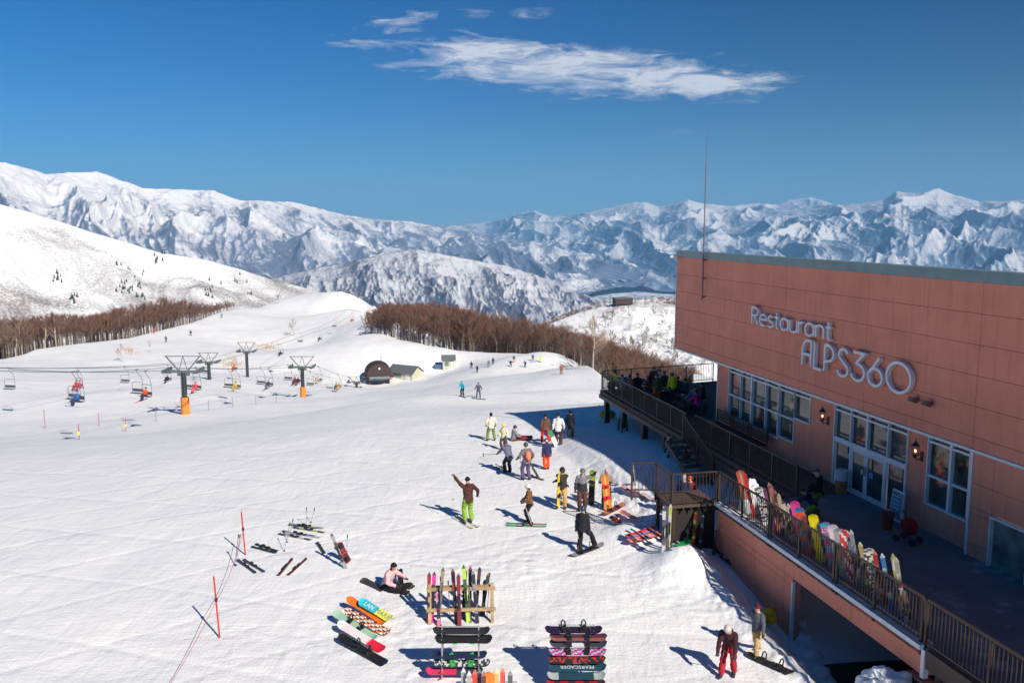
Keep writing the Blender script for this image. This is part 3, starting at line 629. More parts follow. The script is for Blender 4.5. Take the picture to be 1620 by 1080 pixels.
def arc(cx, cy, rx, ry, a0, a1, n=18): return [(cx+rx*math.cos(R(a0+(a1-a0)*i/n)), cy+ry*math.sin(R(a0+(a1-a0)*i/n))) for i in range(n+1)]
GL = {  # strokes in (x, y); lower-case x height .66, caps 1
 'R': (.50, [[(0,0),(0,1)], [(0,1),(.22,1)]+arc(.22,.76,.23,.24,90,-90,10)+[(0,.52)], [(.2,.52),(.48,0)]]),
 'e': (.54, [[(.03,.36),(.53,.36)]+arc(.28,.33,.26,.33,5,300,22)]),
 's': (.40, [arc(.20,.49,.17,.16,40,250,12)[:-1]+arc(.20,.17,.19,.17,90,-150,14)]),
 't': (.30, [[(.14,.92),(.14,.14)]+arc(.26,.13,.12,.13,180,270,5), [(0,.64),(.29,.64)]]),
 'a': (.58, [arc(.29,.33,.27,.33,0,360,26), [(.57,.66),(.57,0)]]),
 'u': (.50, [[(0,.66),(0,.24)]+arc(.24,.24,.24,.24,180,360,12)+[(.48,.66)], [(.49,.66),(.49,0)]]),
 'r': (.30, [[(0,.66),(0,0)], arc(.22,.42,.21,.22,180,80,8)]),
 'n': (.50, [[(0,.66),(0,0)], [(0,.4)]+arc(.24,.42,.24,.24,180,0,12)+[(.48,0)]]),
 'A': (.50, [[(0,0),(0,.62)]+arc(.30,.62,.30,.38,180,90,8)+[(.46,1),(.46,0)], [(0,.45),(.46,.45)]]),
 'L': (.40, [[(0,1),(0,0),(.36,0)]]),
 'P': (.48, [[(0,0),(0,1)], [(0,1),(.12,1)]+arc(.14,.70,.30,.30,90,-90,14)+[(0,.40)]]),
 'S': (.56, [arc(.29,.77,.21,.23,25,200,14)+[(.18,.62),(.38,.44)]+arc(.27,.25,.25,.25,35,-165,16)]),
 '3': (.58, [[(.06,1),(.52,1),(.20,.62)]+arc(.26,.30,.30,.30,95,-160,18)]),
 '6': (.62, [[(.46,1.0),(.10,.46)], arc(.31,.30,.29,.30,0,360,26)]),
 '0': (.98, [arc(.48,.5,.46,.5,0,360,34)]),
}
SIGNM = mat('sign_white', (.72,.72,.74), .4, var=.04); 
def word(text, pA, pB, pT, label, wst, adv=.10, ends=None):
    s0, z0 = wpix(*pA, .18); s1, z1 = wpix(*pB, .18); _, zt_ = wpix(*pT, .18); H = zt_-z0
    wd = sum(GL[c][0] for c in text) + adv*(len(text)-1); sx = (s0-s1)/wd
    root = thing('sign', label, 'sign', wl(s0, .0, z0), WA)
    x = 0
    for c in text:
        m_ = MB()
        for k, st in enumerate(GL[c][1]): ribbon(m_, st, wst, .03+.002*k, .19+.002*k, lambda a, b, d, x=x: None) if False else None
        for k, st in enumerate(GL[c][1]):
            pts = [((x+p[0])*sx, p[1]*H + (z1-z0)*(x+p[0])/wd) for p in st]
            ribbon(m_, pts, wst, .04+.002*k, .20+.002*k, lambda a, b, d: Vector((-a, d, b)))
        m_.build('letter', SIGNM, root); x += GL[c][0]+adv
    return root
word('Restaurant', (1189.5,511), (1314,538), (1190.5,485.5), 'raised white lettering reading Restaurant on the terracotta wall', .085, .10)
word('ALPS360', (1269,576), (1441,627), (1272,537), 'larger raised white lettering reading ALPS360 beneath the word Restaurant', .105, .13)
# ---- lanterns and small wall boxes
LAMP = mat('lamp_glow', (.8,.4,.2), .4, emit=(1,.42,.2), estr=2.2)
def lantern(px, row, label):
    s, z = wpix(px, row, RO+.28); t = thing('wall_lantern', label, 'wall lantern', wl(s, RO, z), WA, 'wall lanterns beside the entrance')
    m_ = MB(); m_.box((0,.02,-.22), (.12,.04,.34)); m_.tube([(0,.04,-.3),(0,.2,-.34),(0,.28,-.26)], .018, 6); m_.tube([(0,.04,-.12),(0,.16,-.18),(0,.26,-.2)], .012, 6); m_.build('bracket', BLACKM, t)
    m_ = MB(); m_.tube([(0,.28,.16),(0,.28,.24),(0,.28,.30),(0,.28,.42)], [.15,.08,.03,.006], 8); m_.tube([(0,.28,-.28),(0,.28,-.2),(0,.28,-.16)], [.02,.07,.09], 8)
    for k in range(6): a = k*math.pi/3; m_.bar((.09*math.cos(a), .28+.09*math.sin(a), -.17), (.135*math.cos(a), .28+.135*math.sin(a), .17), .012)
    m_.build('cage', BLACKM, t)
    m_ = MB(); m_.smooth = True; m_.ball((0,.28,-.02), (.045,.045,.06), 8, 6); m_.build('bulb', LAMP, t)
lantern(1301, 657, 'lit black wall lantern between the tall window and the entrance doors'); lantern(1448, 712, 'lit black wall lantern between the entrance doors and the narrow window')
for px, row, lb in ((1446,632,'small brown floodlight box on the wall nearer the sign'), (1468,638,'small brown floodlight box on the wall farther right of the sign')):
    s, z = wpix(px, row, .15); t = thing('floodlight', lb, 'floodlight', wl(s, 0, z), WA, 'floodlight boxes under the sign')
    m_ = MB(); m_.box((0,.05,0), (.08,.1,.08)); m_.build('bracket', BROWN, t); m_ = MB(); m_.box((0,.19,0), (.24,.2,.17), Matrix.Rotation(.3,3,'X')); m_.build('housing', mat('box_brown', (.18,.09,.08), .6), t)
# ---- railings
def railing(pts, label, h=1.2, spacing=.125, posts=None, thick_every=None, group='brown deck railings', z0=DECK, zf=None, postw=.06):
    """pts: list of (s, o[, z]) corners"""
    base = wl(pts[0][0], pts[0][1], z0); root = thing('railing', label, 'railing', base, WA, group)
    o0 = Vector((pts[0][0], pts[0][1], z0)); P = [Vector((p[0], p[1], p[2] if len(p) > 2 else z0))-o0 for p in pts]
    tr = MB(); brl = MB(); bal = MB(); up = Vector((0,0,1))
    for a, b in zip(P[:-1], P[1:]):
        tr.bar(a+up*h, b+up*h, .065, .045); brl.bar(a+up*.14, b+up*.14, .04, .04)
        L_ = (b-a).length; nb = max(2, int(L_/spacing))
        for i in range(1, nb): q = a.lerp(b, i/nb); bal.bar(q+up*.16, q+up*(h-.02), .018)
        npst = max(1, round(L_/1.85))
        for i in range(npst+1):
            if i == npst and b is not P[-1]: continue
            q = a.lerp(b, i/npst); m_ = MB(); m_.bar(q-up*.25, q+up*(h-.025), postw, postw); 
            if thick_every and i % thick_every == 0 and 0 < i < npst: 
                d = (b-a).normalized()*.14; m_.bar(q+d-up*.25, q+d+up*(h-.025), postw, postw)
            m_.build('post', BROWN, root)
    tr.build('top_rail', BROWN, root); brl.build('bottom_rail', BROWN, root); bal.build('baluster_panel', BROWN, root)
    return root
railing([(1.4, RAILO), (-9.7, RAILO)], 'long brown railing in front of the deck with snowboards leaning behind it', thick_every=2, postw=.07)
railing([(-9.85, RAILO), (-20, RAILO)], 'brown railing over the dark brown beam at the near end of the deck')
railing([(1.42, 7.1), (1.42, RAILO+.08)], 'short brown railing at the landing end of the deck')
railing([(10.95, 2.4), (23.4, 2.5)], 'brown railing along the front of the far sunny terrace')
railing([(23.45, 2.5), (24.8, -5.6)], 'brown railing across the far end of the sunny terrace')
railing([(10.7, 2.05), (1.6, 2.0)], 'brown railing of the dark passage below the tall windows', h=1.15)
railing([(10.9, 2.55), (7.5, 2.6, .75)], 'sloping brown stair railing descending from the terrace', h=1.15)
railing([(3.0, 7.1), (3.2, 8.0)], 'short brown railing at the outer corner of the landing'); railing([(1.5, 7.12), (3.0, 7.12)], 'brown railing along the outer edge of the landing')
# stairs
st = thing('terrace_stairs', 'dark open stairs descending from the terrace to the snow', 'stairs', wl(10.9, 3.0, 0), WA)
for k in range(7): m_ = MB(); m_.box((-.2-k*.48, 0, DECK-.12-k*.17), (.42, .85, .05)); m_.build('tread', DECKW, st)
m_ = MB(); 
for o in (-.45,.45): m_.bar((0,o,DECK-.15), (-3.4,o,DECK-1.3), .05, .22)
m_.build('stringer', BROWN, st)
ld = thing('landing', 'dark landing with joists at the end of the deck', 'landing', wl(1.4, 6.2, 0), WA)
m_ = MB(); m_.box((.85, 0, DECK-.04), (1.7, 1.8, .08)); m_.build('platform', DECKW, ld)
for k in range(6): m_ = MB(); m_.box((.85, -.75+k*.3, DECK-.16), (1.66, .05, .15)); m_.build('joist', BROWN, ld)
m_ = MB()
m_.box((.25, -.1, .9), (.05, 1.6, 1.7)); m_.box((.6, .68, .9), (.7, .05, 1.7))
m_.build('shade_panel', DARKM2, ld);  # near-black panel put in for the shade under the landing
for a, b in ((.1,.8),(1.6,.8)): p = wl(1.4+a, 6.2+b); g = gz(p.x, p.y); m_ = MB(); m_.box((a, b, (g-.3+DECK-.1)/2), (.12,.12,DECK-g+.2)); m_.build('support', BROWN, ld)
# bench stack below the tall windows
for k in range(3):
    sb = colS(1232)+.1 + k*1.75
    t = thing('bench', ['dark slatted bench nearest the entrance below the tall windows', 'dark slatted bench in the middle below the tall windows', 'dark slatted bench farthest along below the tall windows'][k], 'bench', wl(sb, .2, DECK), WA, 'dark benches under the tall windows')
    m_ = MB()
    for q in range(5): m_.box((.85, q*.1, .44), (1.65, .07, .035))
    m_.build('seat', BLACKM, t); m_ = MB()
    for q in range(5): m_.box((.85, -.1-q*.01, .55+q*.11), (1.65, .025, .075))
    m_.build('backrest', BLACKM, t)
    for sx in (.1, 1.6): m_ = MB(); m_.bar((sx,.02,0),(sx,.02,.44),.05); m_.bar((sx,.4,0),(sx,.4,.42),.05); m_.bar((sx,-.1,0),(sx,-.1,1.0),.04); m_.build('leg', BLACKM, t)
m_ = MB(); dc = thing('metal_duct', 'galvanised metal box duct standing beside the pillar under the deck', 'duct', wl(SO1-.75, RAILO-.15, -1.7), WA)
m_.box((0,0,1.2), (.75,.7,2.4)); m_.build('casing', STEEL, dc); m_ = MB(); m_.box((0,0,2.46), (.85,.8,.1)); m_.build('lid', STEEL, dc)
# ------------------------------------------------------------------ frames
def frame(A, B, nrm):
    A = Vector(A); B = Vector(B); y = (B-A).normalized(); n = Vector(nrm); x = y.cross(n).normalized(); z = x.cross(y).normalized()
    M = Matrix((x, y, z)).transposed().to_4x4(); M.translation = (A+B)/2; return M
BIND = mat('binding_black', (.018,.018,.02), .5)
def board_mesh(L, W, cols, pat):
    ns = 30; na = 5; vs = []; fs = []; mi = []
    for side in (0, 1):
        for i in range(ns+1):
            u = -1+2*i/ns; y = u*L/2; e = max(0, (abs(u)-.80)/.20); hw = W/2*(.90+.10*(u/.8)**2) if abs(u) < .8 else W/2*math.sqrt(max(.0, 1-e**2.3)); hw = max(hw, .004)
            z = .075*(max(0, (abs(u)-.72)/.28))**2 + (.012 if side else 0)
            for k in range(na+1): v = -1+2*k/na; vs.append((v*hw, y, z))
    o2 = (ns+1)*(na+1)
    for i in range(ns):
        for k in range(na):
            a = i*(na+1)+k; u = -1+2*(i+.5)/ns; v = -1+2*(k+.5)/na; m = pat(u, v)
            fs.append((a, a+na+1, a+na+2, a+1)); mi.append(m); fs.append((o2+a, o2+a+1, o2+a+na+2, o2+a+na+1)); mi.append(m)
        for k in (0, na):
            a = i*(na+1)+k; q = (a, a+na+1, o2+a+na+1, o2+a) if k else (a, o2+a, o2+a+na+1, a+na+1); fs.append(q); mi.append(0)
    return vs, fs, mi
PATS = {
 'plain': lambda u, v: 0, 'half': lambda u, v: 0 if u > .05 else 1, 'tips': lambda u, v: 1 if abs(u) > .62 else 0,
 'stripe': lambda u, v: 1 if abs(v) < .3 else 0, 'blocks': lambda u, v: (int((u+1)*9)+int((v+1)*2.5)) % 3, 'edge': lambda u, v: 1 if v > .3 else 0,
 'bands': lambda u, v: int((u+1)*4) % 2, 'third': lambda u, v: 0 if u > .33 else (1 if u > -.4 else 2), 'diag': lambda u, v: 1 if (u*3+v) % 1.6 < .55 else 0,
 'speck': lambda u, v: 1 if (math.sin(u*37+v*11)*43758.5) % 1 > .72 else (2 if (math.sin(u*13+v*71)*4358.5) % 1 > .85 else 0),
}
def snowboard(label, A, B, nrm, cols, pat='plain', W=.29, bind=1, bcol=None, group=None, Lfix=None, name='snowboard'):
    A = Vector(A); B = Vector(B); L = (B-A).length
    if Lfix: 
        c = (A+B)/2; d = (B-A).normalized(); A = c-d*Lfix/2; B = c+d*Lfix/2; L = Lfix
    root = bpy.data.objects.new(name, None); COL.objects.link(root); root.matrix_world = frame(A, B, nrm); tag(root, label, 'snowboard', group); root.empty_display_size=.1
    vs, fs, mi = board_mesh(L, W, cols, PATS[pat])
    me = bpy.data.meshes.new('deck'); me.from_pydata(vs, [], fs)
    for c in cols: me.materials.append(mat('board_%02d_%02d_%02d' % tuple(int(q*99) for q in c), c, .35, spec=.4, var=.06, scale=20))
    me.polygons.foreach_set('material_index', [min(m, len(cols)-1) for m in mi]); me.update()
    d = bpy.data.objects.new('deck', me); COL.objects.link(d); d.parent = root
    if bind:
        bm_ = BIND if bcol is None else mat('bind_%02d_%02d_%02d' % tuple(int(q*99) for q in bcol), bcol, .45)
        for y, a in ((-.25, .2), (.25, -.2)):
            m = MB(); zz = .012 if bind > 0 else 0; sg = 1 if bind > 0 else -1; rt = Matrix.Rotation(a, 3, 'Z')
            m.box(Vector((0, y, zz+sg*.02)), (.27, .12, .03), rt)
            m.tube([rt @ Vector((-.07,-.06,.03*sg)) + Vector((0,y,zz)), rt @ Vector((-.13,-.05,.16*sg)) + Vector((0,y,zz)), rt @ Vector((-.15,0,.21*sg))+ Vector((0,y,zz)), rt @ Vector((-.13,.05,.16*sg)) + Vector((0,y,zz)), rt @ Vector((-.07,.06,.03*sg)) + Vector((0,y,zz))], .022, 5)
            m.tube([rt @ Vector((.03,-.07,.02*sg)) + Vector((0,y,zz)), rt @ Vector((.03,-.05,.10*sg)) + Vector((0,y,zz)), rt @ Vector((.03,.05,.10*sg)) + Vector((0,y,zz)), rt @ Vector((.03,.07,.02*sg)) + Vector((0,y,zz))], .020, 5)
            m.build('binding', bm_, root)
    return root
def ski_mb(L, cols, x=0, flip=1):
    m = MB(); n = 16; W = .115; vs = []; fs = []
    for side in (0, 1):
        for i in range(n+1):
            u = -1+2*i/n; hw = W/2*(.86+.22*u*u)
            if u > .9: hw *= math.sqrt(max(.02, 1-((u-.9)/.1)**2))
            z = .035*(max(0, (u-.78)/.22))**2 + .02*(max(0, (-u-.9)/.1))**2 + (.016 if side else 0)
            vs += [(x-hw, u*L/2, z*flip), (x+hw, u*L/2, z*flip)]
    o = 2*(n+1)
    for i in range(n):
        a = 2*i; m.cur = (i//3) % len(cols) if len(cols) > 1 else 0
        for f in ((a, a+1, a+3, a+2), (o+a, o+a+2, o+a+3, o+a+1), (a, a+2, o+a+2, o+a), (a+1, o+a+1, o+a+3, a+3)): m.f.append(f); m.m.append(m.cur); m.sm.append(False)
    m.v = vs; return m
def skicols(cols): return [mat('ski_%02d_%02d_%02d' % tuple(int(q*99) for q in c), c, .3, spec=.5) for c in cols]
def ski(label, A, B, nrm, cols, parent=None, x=0, flip=1, group=None, Lfix=None):
    A = Vector(A); B = Vector(B)
    if Lfix: c = (A+B)/2; d = (B-A).normalized(); A = c-d*Lfix/2; B = c+d*Lfix/2
    if parent is None:
        root = bpy.data.objects.new('ski', None); COL.objects.link(root); root.matrix_world = frame(A, B, nrm); tag(root, label, 'ski', group); L = (B-A).length
        nm = 'blade'
    else: root = parent; L = (B-A).length; nm = 'ski'
    b = ski_mb(L, cols, x, flip).build(nm, skicols(cols), root)
    m = MB(); z = .016*flip
    m.box((x, .10, z+.03*flip), (.07, .12, .05)); m.box((x, -.20, z+.035*flip), (.075, .14, .07)); m.box((x, -.04, z+.012*flip), (.06, .4, .02)); m.build('binding', BIND, b if parent is not None else root)
    return root
def skis(label, A, B, nrm, cols, group=None, spread=.0, Lfix=None):
    """a pair held together base to base (spread 0) or side by side"""
    A = Vector(A); B = Vector(B)
    if Lfix: c = (A+B)/2; d = (B-A).normalized(); A = c-d*Lfix/2; B = c+d*Lfix/2
    root = bpy.data.objects.new('skis', None); COL.objects.link(root); root.matrix_world = frame(A, B, nrm); tag(root, label, 'skis', group)
    if spread: ski('', A, B, nrm, cols, root, -spread/2); ski('', A, B, nrm, cols, root, spread/2)
    else: ski('', A, B, nrm, cols, root, 0, 1); o = ski('', A, B, nrm, cols, root, .002, -1)
    return root
POLEM = mat('pole_grey', (.35,.36,.38), .3, metal=.6)
def ski_pole(label, A, B, col=(.03,.03,.03), group=None):
    """A tip in the snow, B grip"""
    A = Vector(A); B = Vector(B); L = (B-A).length; root = bpy.data.objects.new('ski_pole', None); COL.objects.link(root)
    root.matrix_world = frame(A, B, (0.3,.1,.9) if abs((B-A).normalized().z) < .8 else (0,-1,0)); tag(root, label, 'ski pole', group)
    m = MB(); m.tube([(0,-L/2,0),(0,L/2-.12,0)], [.008,.011], 6); m.build('shaft', POLEM if sum(col) < .2 else cm(col), root)
    m = MB(); m.tube([(0,L/2-.13,0),(0,L/2,0)], [.018,.022], 6); m.build('grip', BIND, root)
    m = MB(); m.tube([(0,-L/2+.08,0),(0,-L/2+.10,0)], [.045,.03], 8); m.build('basket', BIND, root)
    return root
# ------------------------------------------------------------------ people
SKIN = mat('skin', (.52,.31,.22), .6)
def ik(a, t, l1, l2, hint):
    a = Vector(a); t = Vector(t); d = t-a; L = min(d.length, (l1+l2)*.995); dn = d.normalized(); t = a+dn*L
    c = (l1*l1+L*L-l2*l2)/(2*l1*L); h = l1*math.sqrt(max(0, 1-c*c)); hp = Vector(hint); hp = (hp-dn*hp.dot(dn))
    hp = hp.normalized() if hp.length > 1e-4 else Vector((0,1,0)); return a+dn*(l1*c)+hp*h, t
def loft(m, rings, n=14):
    vs = []; fs = []
    for (c, ax, ay, rx, ry) in rings:
        for k in range(n): t = 2*math.pi*k/n; vs.append(Vector(c)+Vector(ax)*rx*math.cos(t)+Vector(ay)*ry*math.sin(t))
    for i in range(len(rings)-1):
        for k in range(n): fs.append((i*n+k, i*n+(k+1)%n, (i+1)*n+(k+1)%n, (i+1)*n+k))
    fs.append(tuple(range(n-1,-1,-1))); fs.append(tuple((len(rings)-1)*n+k for k in range(n))); m.add(vs, fs)
def capsule(m, pts, rs, n=10):
    m.tube(pts, rs, n)
    for p, r in zip(pts, rs): m.ball(p, r, n, 6)
def person(label, base, yaw=0, jacket=(.05,.05,.05), pants=(.05,.05,.05), head='beanie', hcol=(.03,.03,.03), h=1.72, lean=.05, side=0, pelvis=(0,0,.93), feet=None,
           hands=None, look=0, nod=0, boots=(.03,.03,.03), gloves=(.03,.03,.03), goggles=None, pack=None, hood=False, res=None, hipyaw=0, stripe=None, group=None, hair=None, legout=None, kneehint=(0,1,0)):
    base = Vector(base); dist = (base-Vector((0,0,CAMZ))).length; res = res or (.019 if dist < 75 else .034)
    k = h/1.72; px_, py_, pz_ = pelvis; Pv = Vector((px_, py_, pz_))
    Rt = Matrix.Rotation(hipyaw, 3, 'Z') @ Matrix.Rotation(-lean, 3, 'X') @ Matrix.Rotation(side, 3, 'Y')
    def T(x, y, z): return Pv + Rt @ Vector((x, y, z))
    ax = Rt @ Vector((1,0,0)); ay = Rt @ Vector((0,1,0))
    feet = feet or [(-.13,.0,0),(.13,.04,0)]; hands = hands or [(-.29,.08,.80),(.29,.06,.80)]
    m = MB(); bones = []
    loft(m, [(T(0,0,-.15),ax,ay,.205,.16),(T(0,0,0),ax,ay,.200,.155),(T(0,0,.13),ax,ay,.185,.14),(T(0,0,.30),ax,ay,.205,.15),(T(0,-.005,.42),ax,ay,.205,.14),(T(0,-.01,.50),ax,ay,.14,.095),(T(0,0,.555),ax,ay,.068,.068),(T(0,.01,.63),ax,ay,.055,.06)])
    bones += [(T(0,0,-.02),T(0,0,.40),.17,0),(T(-.15,0,.43),T(.15,0,.43),.10,0),(T(0,0,.55),T(0,.02,.70),.09,3)]
    hd = T(0,.02,.685); Hr = Rt @ Matrix.Rotation(look, 3, 'Z') @ Matrix.Rotation(lean*.6-nod, 3, 'X')
    m.ball(hd, (.076,.092,.112), 12, 9, Hr); m.ball(hd+Hr@Vector((0,.035,-.055)), (.052,.052,.05), 8, 6, Hr); m.ball(hd+Hr@Vector((0,.10,-.015)), (.014,.02,.022), 6, 5, Hr)
    for sx in (-1, 1): m.ball(hd+Hr@Vector((sx*.078,0,-.01)), (.012,.022,.03), 6, 5, Hr)
    fwd = Vector((math.sin(-hipyaw)*1, math.cos(hipyaw), 0))
    for i, sx in enumerate((-1, 1)):
        hip = T(sx*.09,0,-.05); ft = Vector(feet[i][:3]); fy = feet[i][3] if len(feet[i]) > 3 else -sx*(-.15)
        pitch = feet[i][4] if len(feet[i]) > 4 else 0
        kn, an_ = ik(hip, ft+Vector((0,0,.10)), .43, .42, Rt.inverted().transposed() @ Vector(kneehint) if False else Vector(kneehint)+Vector((sx*.15,0,0)))
        capsule(m, [hip, hip.lerp(kn,.5), kn], [.122,.108,.088]); capsule(m, [kn, kn.lerp(an_,.45), an_+Vector((0,0,.05))], [.088,.094,.090])
        fd = Matrix.Rotation(-fy,3,'Z') @ Vector((0,1,0)); fd = Vector((fd.x*math.cos(pitch), fd.y*math.cos(pitch), math.sin(pitch)))
        m.tube([an_-fd*.07-Vector((0,0,.035)), an_+fd*.05-Vector((0,0,.045)), an_+fd*.19-Vector((0,0,.055))], [.055,.055,.042], 8); capsule(m, [an_+Vector((0,0,.02)), an_-Vector((0,0,.03))], [.06,.055], 8)
        bones += [(hip, kn, .10, 1), (kn, an_+Vector((0,0,.06)), .07, 1), (an_-fd*.06-Vector((0,0,.03)), an_+fd*.19-Vector((0,0,.04)), .055, 2), (an_+Vector((0,0,.02)), an_, .055, 2)]
        sh = T(sx*.175,0,.44); ht = Vector(hands[i][:3]); el, wr = ik(sh, ht, .28, .26, Rt @ Vector((sx*.5,-.8,-.3)))
        capsule(m, [sh, sh.lerp(el,.5), el], [.088,.080,.068]); capsule(m, [el, el.lerp(wr,.5), wr-(wr-el).normalized()*.02], [.068,.064,.052]); hdv = (wr-el).normalized(); pal = wr+hdv*.06
        sdv = hdv.cross(Vector((0,0,1))); sdv = sdv.normalized() if sdv.length > .1 else Vector((0,1,0)); cv = hdv.cross(sdv)
        capsule(m, [wr, pal], [.038,.042], 8)
        if res < .03:
            for q, (fo, fl) in enumerate(((-.03,.05),(-.010,.06),(.012,.055),(.032,.042))): m.tube([pal+sdv*fo, pal+sdv*fo*1.3+hdv*(fl*.7)+cv*.006, pal+sdv*fo*1.2+hdv*fl+cv*.025], [.0135,.013,.011], 6)
            m.tube([wr+sdv*(-.03)+hdv*.02, wr-sdv*.062+hdv*.055, wr-sdv*.06+hdv*.09], [.015,.014,.012], 6)
        bones += [(sh, el, .065, 0), (el, wr-hdv*.01, .05, 0), (wr+hdv*.02, pal+hdv*.05, .042, 4)]
    me = m.mesh('body', SKIN); ob = bpy.data.objects.new('tmp', me); COL.objects.link(ob)
    md = ob.modifiers.new('r', 'REMESH'); md.mode = 'VOXEL'; md.voxel_size = res; md.use_smooth_shade = True
    s2 = ob.modifiers.new('s', 'SMOOTH'); s2.factor = .5; s2.iterations = 2
    dg = bpy.context.evaluated_depsgraph_get(); dg.update(); me2 = bpy.data.meshes.new_from_object(ob.evaluated_get(dg)); bpy.data.objects.remove(ob); bpy.data.meshes.remove(me)
    nv = len(me2.vertices); co = np.empty(nv*3, np.float32); me2.vertices.foreach_get('co', co); co = co.reshape(-1, 3)
    nf = len(me2.polygons); cen = np.empty(nf*3, np.float32); me2.polygons.foreach_get('center', cen); cen = cen.reshape(-1, 3)
    best = np.full(nf, 1e9); tg = np.zeros(nf, int)
    for a, b, r, t in bones:
        a = np.array(a); b = np.array(b); ab = b-a; tt = np.clip(((cen-a)@ab)/(ab@ab+1e-9), 0, 1); d = np.linalg.norm(cen-a-tt[:, None]*ab, axis=1)-r; q = d < best; best[q] = d[q]; tg[q] = t
    loc = (cen-np.array(Pv))@np.array(Rt)      # torso frame
    tors = (tg == 0) & (loc[:, 2] < .3) & (np.abs(loc[:, 0]) < .22)
    # fabric folds: small displacement of clothed vertices
    nz = (np.sin(co[:, 2]*46+co[:, 0]*23+px_*9)*.5+np.sin(co[:, 2]*27-co[:, 1]*31+co[:, 0]*12)*.5)*.010
    nrm = np.empty(nv*3, np.float32); me2.vertices.foreach_get('normal', nrm); nrm = nrm.reshape(-1, 3); hm_ = np.linalg.norm(co-np.array(hd), axis=1) > .2
    co = co + nrm*(nz*hm_)[:, None]
    if stripe is not None: tg[(tg == 0) & (loc[:, 2] > .22) & (loc[:, 2] < .60)] = 5
    co = co*k; me2.vertices.foreach_set('co', co.astype(np.float32).ravel())
    me2.materials.clear()
    for c in (fab(jacket), fab(pants), cm(boots), SKIN, cm(gloves)) + ((fab(stripe),) if stripe is not None else ()): me2.materials.append(c)
    me2.polygons.foreach_set('material_index', tg.astype(np.int32)); me2.update()
    o = bpy.data.objects.new('person', me2); COL.objects.link(o); o.location = base; o.rotation_euler = (0,0,yaw); tag(o, label, 'person', group)
    K = Matrix.Scale(k, 4)
    def part(mb_, nm, mt): mb_.v = [tuple(Vector(v)*k) for v in mb_.v]; return mb_.build(nm, mt, o)
    hx = MB(); hx.smooth = True; up = Hr @ Matrix.Rotation(.18, 3, 'X')
    if head == 'beanie': hx.ball(hd+Hr@Vector((0,-.008,.012)), (.092,.106,.122), 14, 8, up, zmin=.02, zmax=.999); hx.tube([hd+up@Vector((0,-.008,.012))+up@Vector((0,0,-.005)), hd+up@Vector((0,-.008,.05))], [.103,.104], 14); part(hx, 'beanie', fab(hcol))
    elif head == 'helmet': hx.ball(hd+Hr@Vector((0,-.01,.015)), (.108,.125,.128), 16, 10, up, zmin=-.25, zmax=.999); part(hx, 'helmet', cm(hcol, .3))
    elif head == 'hair': hx.ball(hd+Hr@Vector((0,-.02,.01)), (.092,.105,.122), 14, 9, up, zmin=-.35, zmax=.999); hx.ball(hd+Hr@Vector((0,-.05,-.05)), (.085,.06,.09), 12, 7, Hr); part(hx, 'hair', fab(hcol))
    elif head == 'cap': hx.ball(hd+Hr@Vector((0,-.005,.015)), (.09,.103,.118), 14, 8, Hr, zmin=.1, zmax=.999); hx.box(hd+Hr@Vector((0,.13,.035)), (.13,.10,.012), Hr); part(hx, 'cap', fab(hcol))
    elif head == 'hood': hx.ball(hd+Hr@Vector((0,-.025,.0)), (.118,.125,.140), 14, 10, Hr); part(hx, 'hood', fab(hcol))
    if hair is not None: hh = MB(); hh.smooth = True; hh.ball(hd+Hr@Vector((0,-.05,-.09)), (.085,.055,.12), 12, 8, Hr); part(hh, 'hair', fab(hair))
    if head == 'helmet' and goggles is None and res < .03: goggles = (.03,.03,.035)
    if hood or (pack is None and res < .03 and hair is None and head != 'hood'): hh = MB(); hh.smooth = True; hh.ball(T(0,-.09,.50), (.12,.075,.085), 12, 8, Rt); part(hh, 'hood', fab(tuple(c*.9 for c in jacket)))
    if goggles is not None:
        g = MB(); g.smooth = True; g.ball(hd+Hr@Vector((0,.075,.02)), (.075,.035,.038), 12, 7, Hr); part(g, 'goggles', cm(goggles, .15, .7))
    if pack is not None:
        b = MB(); b.smooth = True; b.ball(T(0,-.20,.22), (.14,.10,.23), 12, 10, Rt); b.ball(T(0,-.28,.12), (.10,.05,.10), 10, 7, Rt); part(b, 'backpack', fab(pack))
    return o
def hgt(p, row):       # height above p of the pixel row at that depth
    q = atY(0*1+project(p)[0], row, p.y); return q.z-p.z
# ------------------------------------------------------------------ trees
from mathutils.bvhtree import BVHTree
def bvh(name):
    me = bpy.data.objects[name].data; v = np.empty(len(me.vertices)*3, np.float32); me.vertices.foreach_get('co', v); v = v.reshape(-1, 3)
    f = np.empty(len(me.polygons)*4, np.int32); me.polygons.foreach_get('vertices', f); return BVHTree.FromPolygons([tuple(map(float, q)) for q in v], f.reshape(-1, 4).tolist())
def cast(tree, px, py):
    d = ray(px, py).normalized(); h = tree.ray_cast(Vector((0,0,CAMZ)), d); return h[0]
BARK = mat('bark', (.14,.11,.09), .9, var=.3, scale=3); BIRCH = mat('pale_bark', (.42,.36,.29), .85, var=.25, scale=4)
TWIG = mat('twig_brown', (.17,.084,.056), .9, var=.3, scale=.6); TWIG2 = mat('twig_grey', (.19,.135,.105), .9, var=.3, scale=.6); TWIG3 = mat('twig_pale', (.42,.30,.19), .9, var=.25, scale=.6)
